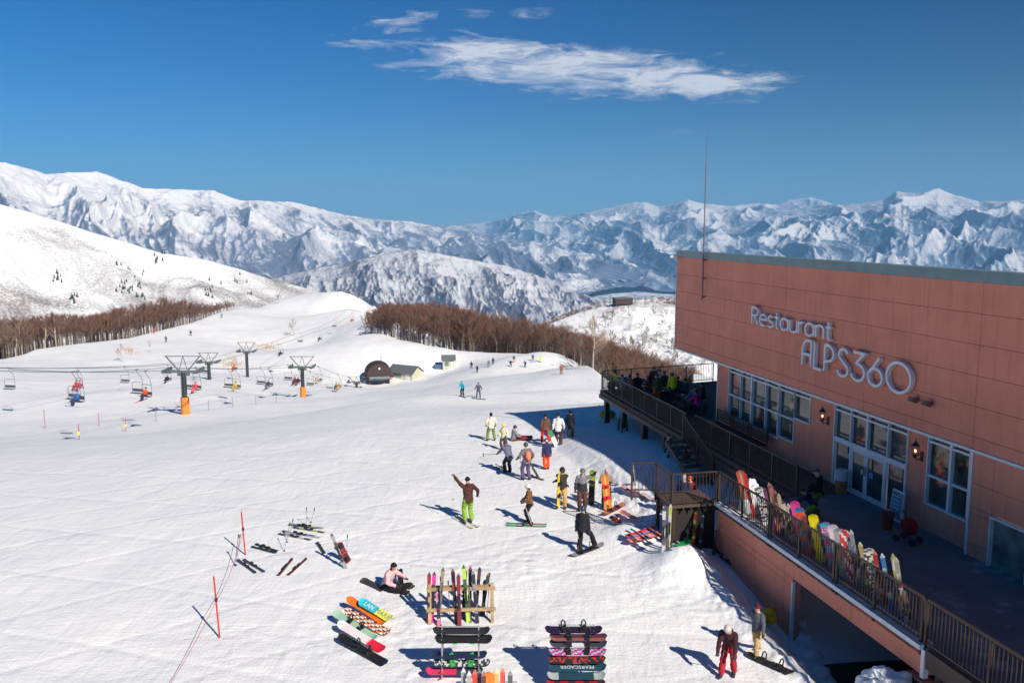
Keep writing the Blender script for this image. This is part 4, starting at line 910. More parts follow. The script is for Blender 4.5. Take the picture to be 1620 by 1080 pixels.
def bare_tree(seed, H=10, twigs=520, spread=.32, low=.30, tw=.045):
    rd = random.Random(seed); tk = MB(); cr = MB(); tips = []
    top = Vector((rd.uniform(-.4,.4), rd.uniform(-.4,.4), H*.8)); pts = [Vector((0,0,-1.2)), Vector((rd.uniform(-.1,.1),0,H*.25)), top*.6+Vector((rd.uniform(-.3,.3),rd.uniform(-.3,.3),0)), top]
    tk.tube(pts, [.15,.12,.08,.035], 5)
    for i in range(13):
        t = low + (1-low)*i/13; j = t*3; a = pts[min(2,int(j))].lerp(pts[min(3,int(j)+1)], j-int(j)); an_ = rd.uniform(0, 6.28); L = H*spread*(1.15-t*.75)*rd.uniform(.7,1.1)
        b = a+Vector((math.cos(an_)*L*.55, math.sin(an_)*L*.55, L*.55)); c = b+Vector((math.cos(an_+.3)*L*.4, math.sin(an_+.3)*L*.4, L*.5))
        tk.tube([a, b, c], [.055,.035,.015], 3, cap=False); tips += [(a,b),(b,c),(b,c)]
    tips.append((pts[2], pts[3]))
    for i in range(twigs):
        a, b = rd.choice(tips); p = a.lerp(b, rd.uniform(.15,1.1)); d = (b-a).normalized()+Vector((rd.uniform(-1,1),rd.uniform(-1,1),rd.uniform(-.3,1.1)))*.9; d.normalize(); L = rd.uniform(.5,1.5)*H/10
        s = d.cross(Vector((rd.uniform(-1,1),rd.uniform(-1,1),rd.uniform(-1,1)))).normalized()*tw*rd.uniform(.5,1.1); q = p+d*L*.55; e = q+(d+Vector((rd.uniform(-.5,.5),rd.uniform(-.5,.5),.3))).normalized()*L*.5
        cr.add([p-s*.5, p+s*.5, q+s*.4, q-s*.4], [(0,1,2,3)]); cr.add([q-s*.4, q+s*.4, e], [(0,1,2)])
    return tk, cr
variants = []
for i in range(7):
    tk, cr = bare_tree(100+i, 10, 900 if i < 5 else 650, tw=.032); variants.append((tk, cr, tk.mesh('trunk', BIRCH if i == 3 else BARK), cr.mesh('crown', [TWIG, TWIG, TWIG2][i % 3])))
def plant_tree(vi, p, H, label, group, pale=False, name='bare_tree'):
    tk, cr, mt_, mc = variants[vi]; root = thing(name, label, 'tree', p, random.uniform(0, 6.28), group); root.scale = (H/10,)*3
    for nm, me in (('trunk', mt_), ('crown', mc)):
        o = bpy.data.objects.new(nm, me); COL.objects.link(o); o.parent = root
    return root
def wood(name, spots, label, mats=(BARK, TWIG)):
    V = []; Fq = []; MI = []; off = 0
    tri = []
    for (x, y, z, H, vi) in spots:
        a = random.uniform(0, 6.28); c, s = math.cos(a), math.sin(a)
        for mbq, mi in ((variants[vi][0], 0), (variants[vi][1], 1)):
            v = np.array(mbq.v)*H/10; w_ = np.stack([v[:,0]*c-v[:,1]*s+x, v[:,0]*s+v[:,1]*c+y, v[:,2]+z], -1); V.append(w_)
            f = [(q[0],q[1],q[2],q[3] if len(q) > 3 else q[2]) for q in mbq.f if len(q) <= 4]
            for q in f:
                tri.append((q[0]+off, q[1]+off, q[2]+off)); MI.append(mi)
                if q[3] != q[2]: tri.append((q[0]+off, q[2]+off, q[3]+off)); MI.append(mi)
            off += len(v)
    return npobj(name, np.concatenate(V), np.array(tri), list(mats), MI, smooth=False, kind='stuff', label=label, cat='wood')
rt = random.Random(11)
# right wood: edge range per pixel column and canopy line
eR = [(600,264),(640,250),(700,244),(760,240),(840,236),(900,212),(935,150),(965,135),(1000,135),(1075,140)]; topR = [(600,492),(620,478),(700,478),(770,489),(830,501),(880,514),(950,538),(1000,553),(1060,578)]
def pick(n, x0, x1, edge, top, dmax, Hm, pw=1.0, hmin=4.5):
    out = []; tries = 0
    while len(out) < n and tries < n*6:
        tries += 1; px = rt.uniform(x0, x1); Y = np.interp(px, [e[0] for e in edge], [e[1] for e in edge]) + dmax*rt.random()**pw + 2
        x = (px-810)/F_PX*Y*1.05; g = gz(x, Y); tr_ = np.interp(px, [e[0] for e in top], [e[1] for e in top]) + rt.uniform(0, 10); zt = atY(px, tr_, Y).z + (1.0 if px > 560 else 0)
        H = min(Hm*rt.uniform(.62,1.08), zt-g)
        if H < hmin: continue
        out.append((x, Y, g, H, rt.randrange(7), px))
    return sorted(out, key=lambda q: q[1])
R_ = pick(1150, 588, 1085, eR, topR, 190, 18.5, 1.15)
eL = [(-60,208),(0,208),(60,228),(110,244),(200,266),(300,324),(350,384),(415,404)]; topL = [(-60,480),(0,497),(30,490),(70,497),(110,488),(150,492),(200,484),(235,470),(280,460),(320,468),(345,478),(380,474),(415,482)]
L_ = pick(560, -55, 412, eL, topL, 70, 12.5, 1.0, 3.5)
for i, (x, y, g, H, v, px) in enumerate(R_[:170]): plant_tree(v, (x, y, g), H, 'bare brown tree of the wood edge behind the snow crest in the middle', 'bare trees at the middle wood edge')
for i, (x, y, g, H, v, px) in enumerate(L_[:120]): plant_tree(v, (x, y, g), H, 'bare brown tree of the belt behind the left snow crest', 'bare trees of the left belt')
wood('bare_wood', [q[:5] for q in R_[170:]], 'mass of reddish brown bare trees beyond the crest'); wood('bare_wood', [q[:5] for q in L_[120:]], 'mass of brown bare trees beyond the left crest')
# dead-looking pale trees and shrubs standing alone
def lone(px, row, H, label, vi=3, pale=False, group=None, tree=None):
    p = gp(px, row) if tree is None else cast(tree, px, row)
    if p is None: return
    r = plant_tree(vi, p, H, label, group)
    if pale:
        for c in r.children: c.data = c.data.copy(); c.data.materials.clear(); c.data.materials.append(BIRCH if c.name.startswith('trunk') else TWIG3)
    return r
for (px, row, H, lb) in ((938,583,9,'large pale bare tree at the right end of the crest'), (465,531,7,'lone grey bare tree on the left piste'), (193,572,5,'small dry shrub on the left piste'),
        (238,556,3.5,'faint small shrub right of the dry shrub on the left piste'), (440,480,6,'small bare tree on the far crest of the left piste'), (320,507,5,'low shrub by the left crest'),
        (965,590,6,'bare pale tree just left of the terrace corner'), (925,572,7,'slim pale tree left of the large pale tree')): lone(px, row, H, lb, 3 if H > 4 else 5, pale=(px > 900 or px in (465,193,238)))
# small trees seen past the terrace and on the knoll
kt = bvh('snowy_knoll'); nk = 0
for i in range(190):
    px = rt.uniform(885,1075) if i < 120 else rt.uniform(960,1075); row = rt.uniform(484,560) if i < 120 else rt.uniform(545,590); p = cast(kt, px, row)
    if p is None or nk > 95: continue
    if i < 120 and fbm(np.array([px/22.]), np.array([row/14.]), 2, 8)[0] < .02: continue
    nk += 1; r = plant_tree(rt.randrange(7), p, rt.uniform(3.5,7) if i < 120 else rt.uniform(5,9), 'small bare tree scattered over the white knoll', 'bare trees on the white knoll')
    if i % 2:
        for c in r.children:
            if c.name.startswith('crown'): c.data = variants[2][3]
# conifers on the near ridge
CON = mat('conifer', (.045,.07,.06), .9, var=.3, scale=1)
def conifer_mb(seed):
    rd = random.Random(seed); m = MB(); m.cyl((0,0,-1),(0,0,3),.2,.15,5); 
    for k in range(7):
        z = 1+k*1.15; r = 2.3*(1-k/7.5)
        for q in range(9): a = q*.698+rd.uniform(-.2,.2); rr = r*rd.uniform(.7,1.1); m.add([(0,0,z+1.5),(rr*math.cos(a-.28),rr*math.sin(a-.28),z-.2),(rr*1.12*math.cos(a),rr*1.12*math.sin(a),z-.55),(rr*math.cos(a+.28),rr*math.sin(a+.28),z-.2)], [(0,1,2),(0,2,3)])
    return m.mesh('conifer', CON)
cms = [conifer_mb(i) for i in range(3)]; rtree = bvh('near_ridge')
for (px0, row0, sx, sy, n) in [(90,445,10,12,9),(115,472,6,10,8),(195,458,16,10,16),(248,412,6,8,7),(333,460,6,10,8),(262,400,5,3,3),(395,465,5,4,3),(225,442,30,16,7),(370,440,30,10,6),(190,420,8,3,3),(228,470,12,5,5)]:
    for i in range(n):
        p = cast(rtree, rt.gauss(px0, sx*.55), rt.gauss(row0, sy*.55))
        if p is None: continue
        o = bpy.data.objects.new('conifer', cms[rt.randrange(3)]); COL.objects.link(o); o.location = p; o.scale = (rt.uniform(.28,.55),)*3; tag(o, 'small dark conifer on the white ridge', 'tree', 'dark conifers on the white ridge')
# dry grass tufts poking through the piste
m = MB()
for (px0, row0, sx, sy, n) in [(425,549,14,5,420),(368,576,16,6,420),(205,556,10,4,160)]:
    for i in range(n):
        p = gp(rt.gauss(px0, sx*.6), rt.gauss(row0, sy*.6)) if i % 6 == 0 else p + Vector((rt.uniform(-.8,.8), rt.uniform(-.8,.8), 0))
        s = Vector((rt.uniform(-.3,.3), rt.uniform(-.3,.3), rt.uniform(.3,.8))); w_ = Vector((.04,.02,0)); m.add([p-w_, p+w_, p+s], [(0,1,2)])
m.build('dry_grass', TWIG3, kind='stuff', label='dry pale grass poking through the snow of the piste', cat='grass')
# ------------------------------------------------------------------ chairlifts
DKGREEN = mat('tower_green', (.035,.045,.045), .5, metal=.3, var=.2, scale=3); ORANGE = mat('pad_orange', (.85,.25,.02), .7, var=.08, scale=3); SHV = mat('sheave_grey', (.16,.18,.19), .5, metal=.4, var=.1)
def lift_tower(x, y, ztop, label, pad=True, az=0, gauge=4.0, hw=1.0, wid=.34):
    g = gz(x, y); t = thing('lift_tower', label, 'lift tower', (x, y, g), az); H = ztop-g
    m = MB(); m.tube([(0,0,-1),(0,0,H-.1)], [wid,wid*.9], 10); m.build('pole', DKGREEN, t)
    m = MB(); m.box((0,0,H), (gauge+.3,.28,.28)); m.box((0,0,H-.35), (1.5,.2,.35)); m.build('crossarm', SHV, t)
    m = MB(); f = H+hw*1.9; g2 = gauge*.52
    for sx in (-1,1): m.bar((sx*.55,0,H+.1),(sx*g2,0,f),.13); m.bar((sx*.5,0,H+.1),(0,0,f+.05),.07)
    m.bar((-g2-.1,0,f),(g2+.1,0,f),.09); m.build('lifting_frame', SHV, t)
    for sx in (-1,1):
        m = MB(); m.box((sx*gauge/2,0,H+.05), (.12,3.0,.18)); m.box((sx*(gauge/2-.35),.0,H-.1), (.5,1.6,.08))
        for q in range(6): m.tube([(sx*gauge/2-.09,-1.35+q*.54,H+.22),(sx*gauge/2+.09,-1.35+q*.54,H+.22)], .2, 10)
        m.build('sheave_train', SHV, t)
    m = MB()
    for q in range(int(H/.4)): m.bar((-.2,-wid-.12,.4+q*.4),(.2,-wid-.12,.4+q*.4),.03)
    for sx in (-.2,.2): m.bar((sx,-wid-.12,.3),(sx,-wid-.12,H),.03)
    m.build('ladder', SHV, t)
    if pad: m = MB(); m.tube([(0,0,-.3),(0,0,.3),(0,0,2.1),(0,0,2.15)], [wid+.16]*3+[wid+.1], 10); m.box((0,-.1,1.05),(wid*2+.45,.1,.06)); m.build('pad', ORANGE, t)
    return t, Vector((x, y, ztop+.3))
def twx(px, Y, row): p = atY(px, row, Y); return p
ptA = atY(290,585,104); ptC = atY(478,579,150); ptD = atY(564,603,203)
lift_tower(ptA.x, ptA.y, ptA.z-.2, 'nearest dark lift tower with an orange pad, left of the piste'); lift_tower(ptC.x, ptC.y, ptC.z-.2, 'smaller dark lift tower with an orange pad, nearer the lift station')
lift_tower(ptD.x, ptD.y, ptD.z-.2, 'short dark lift tower directly beside the domed station', pad=False, hw=.7)
ptB = atY(330,573,170); ptE = atY(390,556,193)
lift_tower(ptB.x, ptB.y, ptB.z, 'dark lift tower just behind the nearest orange padded one', pad=False, gauge=3.7); lift_tower(ptE.x, ptE.y, ptE.z, 'tallest looking leaning dark lift tower farther up the left piste', pad=False, gauge=3.7, hw=1.1)
def rope_pt(knots, Y):
    ys = [k.y for k in knots]; i = max(0, min(len(ys)-2, int(np.searchsorted(ys, Y))-1)); a, b = knots[i], knots[i+1]; t = (Y-a.y)/(b.y-a.y); p = a.lerp(b, t); sag = (b.y-a.y)*.010*4*t*(1-t); p.z -= sag; return p
ROPE = mat('rope_grey', (.10,.11,.13), .6)
def make_rope(knots, dx, label, y0, y1, r=.028):
    pts = [rope_pt(knots, y)+Vector((dx,0,0)) for y in np.linspace(y0, y1, 60)]; m = MB(); m.tube(pts, r, 5); o = m.build('haul_rope', ROPE, label=label, cat='cable', group='haul ropes of the chairlifts'); return o
up = Vector((0,0,.32)); K1 = [atY(-60,598,66)+up*0, ptA+up, ptC+up, ptD+up, atY(592,604,212)]
K1[0].x = ptA.x-.8
K1[0].z = atY(0,594,66).z+.5
far2 = atY(604,488,410); K2 = [Vector((ptB.x-2.0, 84, -1.5)), ptB+up*1.1, ptE+up*1.1, Vector((atY(475,551,243).x,243,-18.3)), Vector((atY(529,531,291).x,291,-20.3)), Vector((atY(557,516,330).x,330,-19.6)), far2]
for dx, s in ((-2,'left'),(2,'right')): make_rope(K1, dx, '%s haul rope of the nearer chairlift with the orange padded towers' % s, 66, 211); make_rope(K2, dx*.92, '%s haul rope of the farther chairlift climbing the left piste' % s, 84, 410, .035)
# chair prototype: origin at the rope grip
def chair_parts(root):
    m = MB(); m.tube([(0,0,0),(0,0,-.25),(-.55,0,-.75),(-.75,0,-1.4)], .03, 6); m.box((0,0,.02),(.1,.4,.12)); m.build('hanger', SHV, root)
    m = MB()
    m.tube([(-.75,0,-1.4),(-.6,0,-1.42),(.6,0,-1.42),(.75,0,-1.5),(.78,0,-2.5),(.75,.1,-2.62)], .025, 6); m.tube([(-.75,0,-1.4),(-.78,0,-2.5),(-.75,.1,-2.62)], .025, 6); m.build('frame', SHV, root)
    m = MB(); m.box((0,.22,-2.62),(1.5,.46,.06)); m.build('seat', mat('seat_slate', (.08,.09,.10), .6), root)
    m = MB(); m.box((0,-.03,-2.32),(1.45,.05,.32)); m.build('backrest', mat('seat_slate', (.08,.09,.10), .6), root)
cp = thing('lift_chair', 'x', 'lift chair'); chair_parts(cp); usedc = False; CH = []
def chair(knots, dx, Y, yaw, label, group):
    global usedc
    r = copy_tree(cp) if usedc else cp; usedc = True; p = rope_pt(knots, Y)+Vector((dx,0,0)); r.location = p; r.rotation_euler = (0,0,yaw); tag(r, label, None, group); return r
def Yfor(knots, dx, px):
    best = min(np.linspace(knots[0].y, knots[-1].y, 1500), key=lambda y: abs(project(rope_pt(knots, y)+Vector((dx,0,-2)))[0]-px)); return float(best)
SIT = dict(pelvis=(0,0,.0), lean=-.05, feet=[(-.14,.52,-.52),(.14,.5,-.52)], hands=[(-.2,.35,.12),(.2,.35,.12)], res=.034)
def rider(ch, x, label, j, pnts, hc, boardc=None, skc=None, yaw=0):
    yw = ch.rotation_euler.z; M = Matrix.Translation(ch.location) @ Matrix.Rotation(yw, 4, 'Z'); b = M @ Vector((x,.14,-2.46)); 
    person(label, b, yw, j, pnts, 'helmet', hc, h=1.7, **SIT)
    ft = M @ Vector((x,.75,-3.03)); dr = (M.to_3x3() @ Vector((0,1,0)))
    if boardc: s_ = M.to_3x3() @ Vector((1,.15,0)); snowboard(label.replace('seated ','').split(' riding')[0].replace('person','snowboard hanging under the rider')[:90] if False else 'snowboard on the '+label, ft-s_*.75, ft+s_*.75, (0,.2,1), [boardc], 'plain', bind=0)
    if skc:
        for sx in (-.12,.12): ski('ski on the '+label, ft+M.to_3x3()@Vector((sx,-.7,.12)), ft+M.to_3x3()@Vector((sx,.85,-.12)), (0,0,1), [skc], group='skis of the '+label)
G1 = 'chairs of the nearer lift'; G2 = 'chairs of the farther lift'; pi = math.pi
names1 = [(232,'right rope, chair carrying the rider in orange left of the nearest tower'),(311,'chair with the pink clad rider just right of the nearest tower'),(374,'chair with the rider in yellow and black'),(426,'chair with the rider in dark grey'),
          (470,'chair with two dark clad riders left of the second padded tower'),(504,'chair with the cream clad rider right of the second padded tower'),(535,'chair with two colourful riders nearest the domed station'),(124,'lowest chair at the left with the rider in blue')]
rid = {232: [((.85,.10,.03),(.03,.05,.10),(.12,.04,.03),None,(.7,.2,.05))],311:[((.75,.08,.12),(.70,.10,.15),(.6,.05,.1),None,(.5,.5,.5))],374:[((.75,.45,.08),(.4,.35,.1),(.04,.04,.05),(.05,.05,.3),None)],426:[((.08,.09,.12),(.12,.12,.14),(.4,.05,.05),None,(.1,.1,.1))],
       470:[((.06,.03,.05),(.12,.03,.05),(.05,.05,.05),None,(.3,.3,.3)),((.25,.03,.05),(.05,.03,.04),(.05,.05,.05),None,(.3,.3,.3))],504:[((.65,.55,.35),(.5,.4,.25),(.1,.1,.1),None,(.6,.6,.6))],535:[((.75,.20,.05),(.55,.35,.2),(.4,.1,.05),None,(.5,.1,.1)),((.08,.40,.15),(.05,.05,.06),(.1,.1,.1),None,(.4,.4,.4))],124:[((.04,.16,.50),(.04,.05,.12),(.1,.12,.3),(.05,.25,.6),None)]}
cnames = {(.85,.10,.03):'bright orange',(.75,.08,.12):'pink red',(.75,.45,.08):'yellow',(.08,.09,.12):'dark grey',(.06,.03,.05):'black plum',(.25,.03,.05):'dark red',(.65,.55,.35):'cream',(.75,.20,.05):'orange red',(.08,.40,.15):'green',(.04,.16,.50):'blue'}
for px, lb in names1:
    c = chair(K1, 2.0, Yfor(K1, 2, px), pi*1.0-.5, 'grey '+lb, G1)
    for i, (j, p_, hc, bc, sk) in enumerate(rid[px]): rider(c, 0 if len(rid[px]) == 1 else (-.35+.7*i), 'person seated on the nearer lift in %s' % cnames[j], j, p_, hc, bc, sk)
for px, lb in ((117,'empty grey chair beside the blue rider at the far left'),(218,'empty grey chair beside the rider in orange'),(300,'empty grey chair hanging behind the nearest padded tower'),(362,'empty grey chair left of the rider in yellow'),(413,'empty grey chair left of the rider in dark grey'),(456,'empty grey chair left of the two dark clad riders'),(491,'empty grey chair left of the cream clad rider'),(521,'empty grey chair left of the two colourful riders')):
    chair(K1, -2.0, Yfor(K1, -2, px), pi*1.0-.35, lb, G1)
for px, dx, lb, rr in ((125,1.84,'upper chair at the left with two riders in red',[(.70,.06,.08),(.55,.04,.07)]),(15,-1.84,'empty dark chair at the far left edge',[]),(198,-1.84,'empty dark chair between the two riders in red and the orange rider',[]),(266,1.84,'dark chair with a black clad rider left of the nearest tower top',[(.03,.03,.04)]),(324,-1.84,'empty chair behind the nearest tower crossarm',[]),
        (371,1.84,'chair with a scarlet clad rider between the two farther towers',[(.80,.07,.05)]),(444,1.84,'small chair with a dark rider up the left piste',[(.05,.04,.05)]),(475,-1.84,'small empty chair above the second padded tower',[]),(506,1.84,'small chair with a dark brown rider near the top of the far lift',[(.12,.09,.08)]),(529,-1.84,'small empty chair right of the dark brown rider',[]),
        (557,1.84,'tiny chair with a red rider near the far wood',[(.7,.08,.08)]),(575,-1.84,'tiny empty chair above the station dome',[]),(599,-1.84,'tiny empty chair against the wood edge',[]),(588,1.84,'tiny chair at the top end of the far lift',[])):
    c = chair(K2, dx, Yfor(K2, dx, px), pi-.45 if dx > 0 else pi-.2, lb, G2)
    for i, j in enumerate(rr): rider(c, 0 if len(rr) == 1 else -.35+.7*i, {125:['person in bright red, left of two on the upper left chair','person in darker red, right of two on the upper left chair'][i],266:'black clad rider on a chair left of the nearest tower top',371:'scarlet clad rider on a chair between the two farther towers',444:'small dark plum rider on a chair up the left piste',506:'small dark brown rider near the top of the far lift',557:'tiny red rider on a chair near the far wood'}.get(px), j, tuple(q*.7 for q in j), (.05,.05,.06), None, (.4,.4,.4))
# ------------------------------------------------------------------ lift station, huts
YEL = mat('hut_yellow', (.50,.50,.37), .7, var=.08, scale=1.5); SLATE = mat('slate_roof', (.12,.13,.14), .6, var=.12, scale=2); DOME = mat('dome_brown', (.050,.030,.028), .7, var=.2, scale=2)
p = gp(597,606); st_ = thing('lift_station', 'domed dark brown lift station at the end of the nearer chairlift', 'lift station', (p.x, p.y+1.5, p.z-.3), .25)
m = MB(); m.smooth = True
n = 16; prof = [(3.3*math.cos(R(a)), 2.6+3.0*math.sin(R(a))) for a in np.linspace(-8, 188, n)]
rings = []
for yy, s in ((-3.25,.90),(-3.0,.94),(-1.6,.98),(1.6,1),(3.2,.9),(3.4,.5)): rings.append([(x*s, yy, 2.2+(z-2.2)*s) for x, z in prof])
vs = [v for r_ in rings for v in r_]; fs = [(i*n+k, i*n+k+1, (i+1)*n+k+1, (i+1)*n+k) for i in range(5) for k in range(n-1)]+[tuple(range(n)), tuple(5*n+k for k in range(n-1,-1,-1))]+[(i*n, (i+1)*n, (i+1)*n+n-1, i*n+n-1) for i in range(5)]
m.add(vs, fs); m.build('dome', DOME, st_)
m = MB(); m.box((0,0,2.15),(6.9,6.6,.3)); m.build('hood_rim', DOME, st_)
m = MB(); m.prism([(x*.93, 2.2+(z-2.2)*.93) for x, z in prof], -3.42, -3.30, 'y'); m.build('front_panel', DOME, st_)
m = MB(); m.box((0,-3.5,4.3),(.5,.2,.5)); m.build('window', mat('pale_pane', (.6,.62,.65), .3), st_)
m = MB(); m.box((-.3,.4,1.0),(4.6,4.2,2.1)); m.build('machinery', mat('machine_blue', (.09,.14,.20), .5, var=.3, scale=1), st_)
for sx, sy in ((-2.4,-2.6),(2.3,-2.6),(-2.4,2.4),(2.3,2.4)): m = MB(); m.box((sx,sy,.9),(.5,.5,2.6)); m.build('leg', DOME, st_)
m = MB(); m.cyl((.8,0,5.3),(.8,0,7.6),.05,.03,6); m.build('mast', BLACKM, st_)
m = MB(); m.tube([(-2.5,-3.4,1.9),(2.5,-3.4,1.9)], .5, 12); m.tube([(0,-3.3,1.75),(0,-3.3,1.95)], 1.9, 16); m.build('bullwheel', SHV, st_)
def hut(label, p, yaw, w_, d_, hw_, hr, extra=0, name='hut'):
    t = thing(name, label, 'hut', p, yaw)
    m = MB(); m.box((0,0,hw_/2-.3),(w_,d_,hw_+.6)); m.add([(-w_/2,-d_/2,hw_),(-w_/2,d_/2,hw_),(-w_/2,0,hr),(w_/2,-d_/2,hw_),(w_/2,d_/2,hw_),(w_/2,0,hr)], [(0,2,1),(3,4,5)]); m.build('wall', YEL, t)
    m = MB(); o = .4
    for s in (-1,1): 
        a = Vector((0, s*(d_/2+o), hw_-(hr-hw_)*o/(d_/2))); b = Vector((0,0,hr)); m.add([(-w_/2-o,a.y,a.z),(w_/2+o,a.y,a.z),(w_/2+o,0,hr+.03),(-w_/2-o,0,hr+.03),(-w_/2-o,a.y,a.z+.14),(w_/2+o,a.y,a.z+.14),(w_/2+o,0,hr+.17),(-w_/2-o,0,hr+.17)], [(0,1,2,3),(4,7,6,5),(0,4,5,1),(1,5,6,2),(0,3,7,4),(2,6,7,3)])
    m.build('roof', SLATE, t)
    m = MB(); m.box((-w_*.15,-d_/2-.03,hw_*.55),(w_*.35,.06,hw_*.4)); m.build('window', mat('hut_pane', (.12,.2,.22), .1), t)
    m = MB(); m.box((w_*.3,-d_/2-.03,hw_*.42),(w_*.16,.06,hw_*.8)); m.build('door', WHITE, t)
    return t
p = gp(638,601); hut('long low yellow hut with a grey gabled roof right of the domed station', (p.x+.3, p.y+2.5, p.z), -.5, 7.2, 4.4, 1.9, 3.3)
p = gp(709,584); hut('small square yellow hut with a grey roof standing alone on the piste', (p.x, p.y+1.3, p.z), .08, 3.0, 2.6, 2.6, 3.5, name='hut')
p = gp(693,583); m = MB(); m.box((0,0,.5),(1.8,.8,1.2)); m.box((-.9,.2,.6),(.6,.5,.8)); t = m.build('tarpaulin', mat('tarp_blue', (.06,.12,.22), .7, bump=.5), label='blue covered bundle against the small yellow hut', cat='tarpaulin'); t.location = p
def flagpole(px, r0, r1, col, label, flag=None, group='thin marker poles by the left lift', rad=.035, lean=0):
    b = gp(px, r1); top = atY(px, r0, b.y); H = max(1.2, min(3.2, top.z-b.z)); t = thing('marker_pole', label, 'pole', b, 0, group)
    m = MB(); m.tube([(0,0,-.2),(lean*H,0,H)], rad, 6); m.build('shaft', cm(col), t)
    if flag: m = MB(); m.box((.0,-.06,H*.42),(.22,.03,.26)); m.build('flag', cm(flag), t)
    return t
for px, r0, r1, fl, lb in ((71.5,648,677,None,'far left thin red marker pole'),(157,653,674,None,'thin red marker pole between the two yellow flagged ones'),(125.5,671,695,(.8,.7,.1),'nearer thin marker pole with a yellow flag'),(199.5,660,682,(.8,.7,.1),'thin marker pole with a yellow flag left of the padded tower'),
        (247,648,666,None,'thin marker pole directly left of the padded tower foot'),(330.5,632,650,None,'first thin pole right of the nearest padded tower'),(368.5,628,645,None,'second thin pole right of the nearest padded tower'),(405,625,640,None,'third thin pole right of the nearest padded tower'),(437,620,637,None,'fourth thin pole right of the nearest padded tower')):
    flagpole(px, r0, r1, (.5,.08,.12) if px < 210 else (.25,.22,.24), lb, fl)
for px, r0, r1, lb in ((619,562,575,'tiny pink flag post behind the long hut'),): pass
# hut on the knoll
p = cast(kt, 985, 482) or Vector((75,560,-45)); t = thing('summit_station', 'dark small lift station on top of the white knoll', 'lift station', p, .2)
m = MB(); m.box((0,0,2.2),(11,6,3.4)); m.build('cabin', DOME, t); m = MB(); m.box((0,0,4.1),(12,7,.5)); m.build('roof', SLATE, t)
for sx in (-8,8): m = MB(); m.bar((sx,0,-1),(sx,0,5.5),.5); m.bar((sx-1.6,0,5.5),(sx+1.6,0,5.5),.4); m.build('gantry', SHV, t)
# ------------------------------------------------------------------ people on the snow
D2 = math.radians
def stand(px, fr, hr, label, yaw, hclamp=(1.5, 1.88), **kw):
    p = gp(px, fr); h = atY(px, hr, p.y).z-p.z
    hh = min(hclamp[1], max(hclamp[0], h*.985)); return person(label, p+Vector((0,0,.0)), D2(yaw), h=hh, **kw)
def yaw_to(a, b): return math.degrees(math.atan2(-(b.x-a.x), b.y-a.y))
def gpz(px, row, dz): p = gp(px, row); return atz(px, row, p.z+dz)
def underski(a, b, cols, w, label):
    """two skis on the snow through pixels a (tail) -> b (tip)"""
    A = gpz(*a, .02); B = gpz(*b, .03); d = (B-A).normalized(); s = Vector((d.y, -d.x, 0))*w; M_ = (A+B)/2
    for k, q in ((-1,'left'),(1,'right')): ski('%s %s' % (q, label), A+s*k, B+s*k, (0,0,1), cols, Lfix=1.65)
    return M_, math.degrees(math.atan2(-d.x, d.y))
WIDE = [(-.22,0,0),(.22,.02,0)]
stand(777,697,652,'person in a cream jacket and green trousers with long black hair, seen from behind',10, jacket=(.66,.62,.52), pants=(.16,.24,.05), head='hair', hcol=(.015,.013,.015), feet=WIDE, hands=[(-.27,.12,.95),(.30,.14,.92)])
stand(797,711,672,'person in a yellow helmet and pale yellow vest behind the bending skier',150, jacket=(.62,.60,.40), pants=(.07,.07,.06), head='helmet', hcol=(.72,.62,.05), goggles=(.05,.05,.03), hands=[(-.3,.2,1.0),(.3,.2,1.0)])
p = gp(812,697); person('person sitting on the snow in a grey patterned jacket beside a dark red snowboard', p, D2(-70), jacket=(.22,.22,.26), pants=(.12,.04,.03), head='helmet', hcol=(.02,.02,.025), pelvis=(0,0,.14), lean=.15, feet=[(-.22,.72,.0),(.22,.72,.0)], hands=[(-.25,.42,.3),(.25,.42,.3)])
snowboard('black and dark red snowboard on the feet of the sitting person in grey', gpz(817,691,.25), gpz(836,692,.25), (.1,-.9,.4), [(.06,.03,.035),(.25,.03,.05)], 'third', Lfix=1.4, bind=-1)
M_, y = underski((812,752), (770,729), [(.5,.5,.5),(.1,.1,.12)], .13, 'ski under the bending skier in a blue grey jacket')
stand(803,748,700,'bending skier in a blue grey jacket and black trousers, face hidden', y+5, hclamp=(1.8,1.86), jacket=(.13,.14,.20), pants=(.018,.018,.02), head='helmet', hcol=(.09,.02,.02), lean=.55, pelvis=(0,-.15,.86), hands=[(-.28,.50,.88),(.2,.52,.9)], feet=[(-.13,0,0,0),(.13,0,0,0)])
for q, (a, b) in enumerate((((763,719),(797,716)),((764,716),(783,718)))): ski_pole('%s ski pole held forward by the bending skier' % ('lower','upper')[q], gpz(a[0],a[1]+2,.25), gpz(b[0]+2,b[1],.75))
stand(833,759,700,'person with an orange backpack, patterned grey jacket and purple trousers', 25, jacket=(.17,.14,.14), pants=(.11,.085,.18), head='helmet', hcol=(.05,.06,.06), pack=(.65,.20,.12), lean=.12, hands=[(-.38,.18,1.0),(.3,.1,.95)], feet=[(-.14,.05,0),(.14,-.03,0)])
ski_pole('ski pole in the left hand of the person with the orange backpack', gp(824,741), gpz(823,722,.9)); 
A = gp(853,757); skis('pair of dark skis carried upright-slanted right of the person with the orange backpack', A, atY(839,733,A.y), (0,-1,.2), [(.03,.04,.03),(.08,.09,.05)], Lfix=1.55)
ski('black ski lying just right of the person with the orange backpack', gpz(838,752,.03), gpz(854,757,.03), (0,0,1), [(.04,.03,.03)], Lfix=1.5)
stand(863,700,655,'person in a brown jacket and scarlet trousers seen from behind', 5, jacket=(.15,.075,.05), pants=(.80,.035,.015), head='beanie', hcol=(.02,.015,.02), feet=WIDE, hands=[(-.27,.05,.86),(.27,.05,.86)])
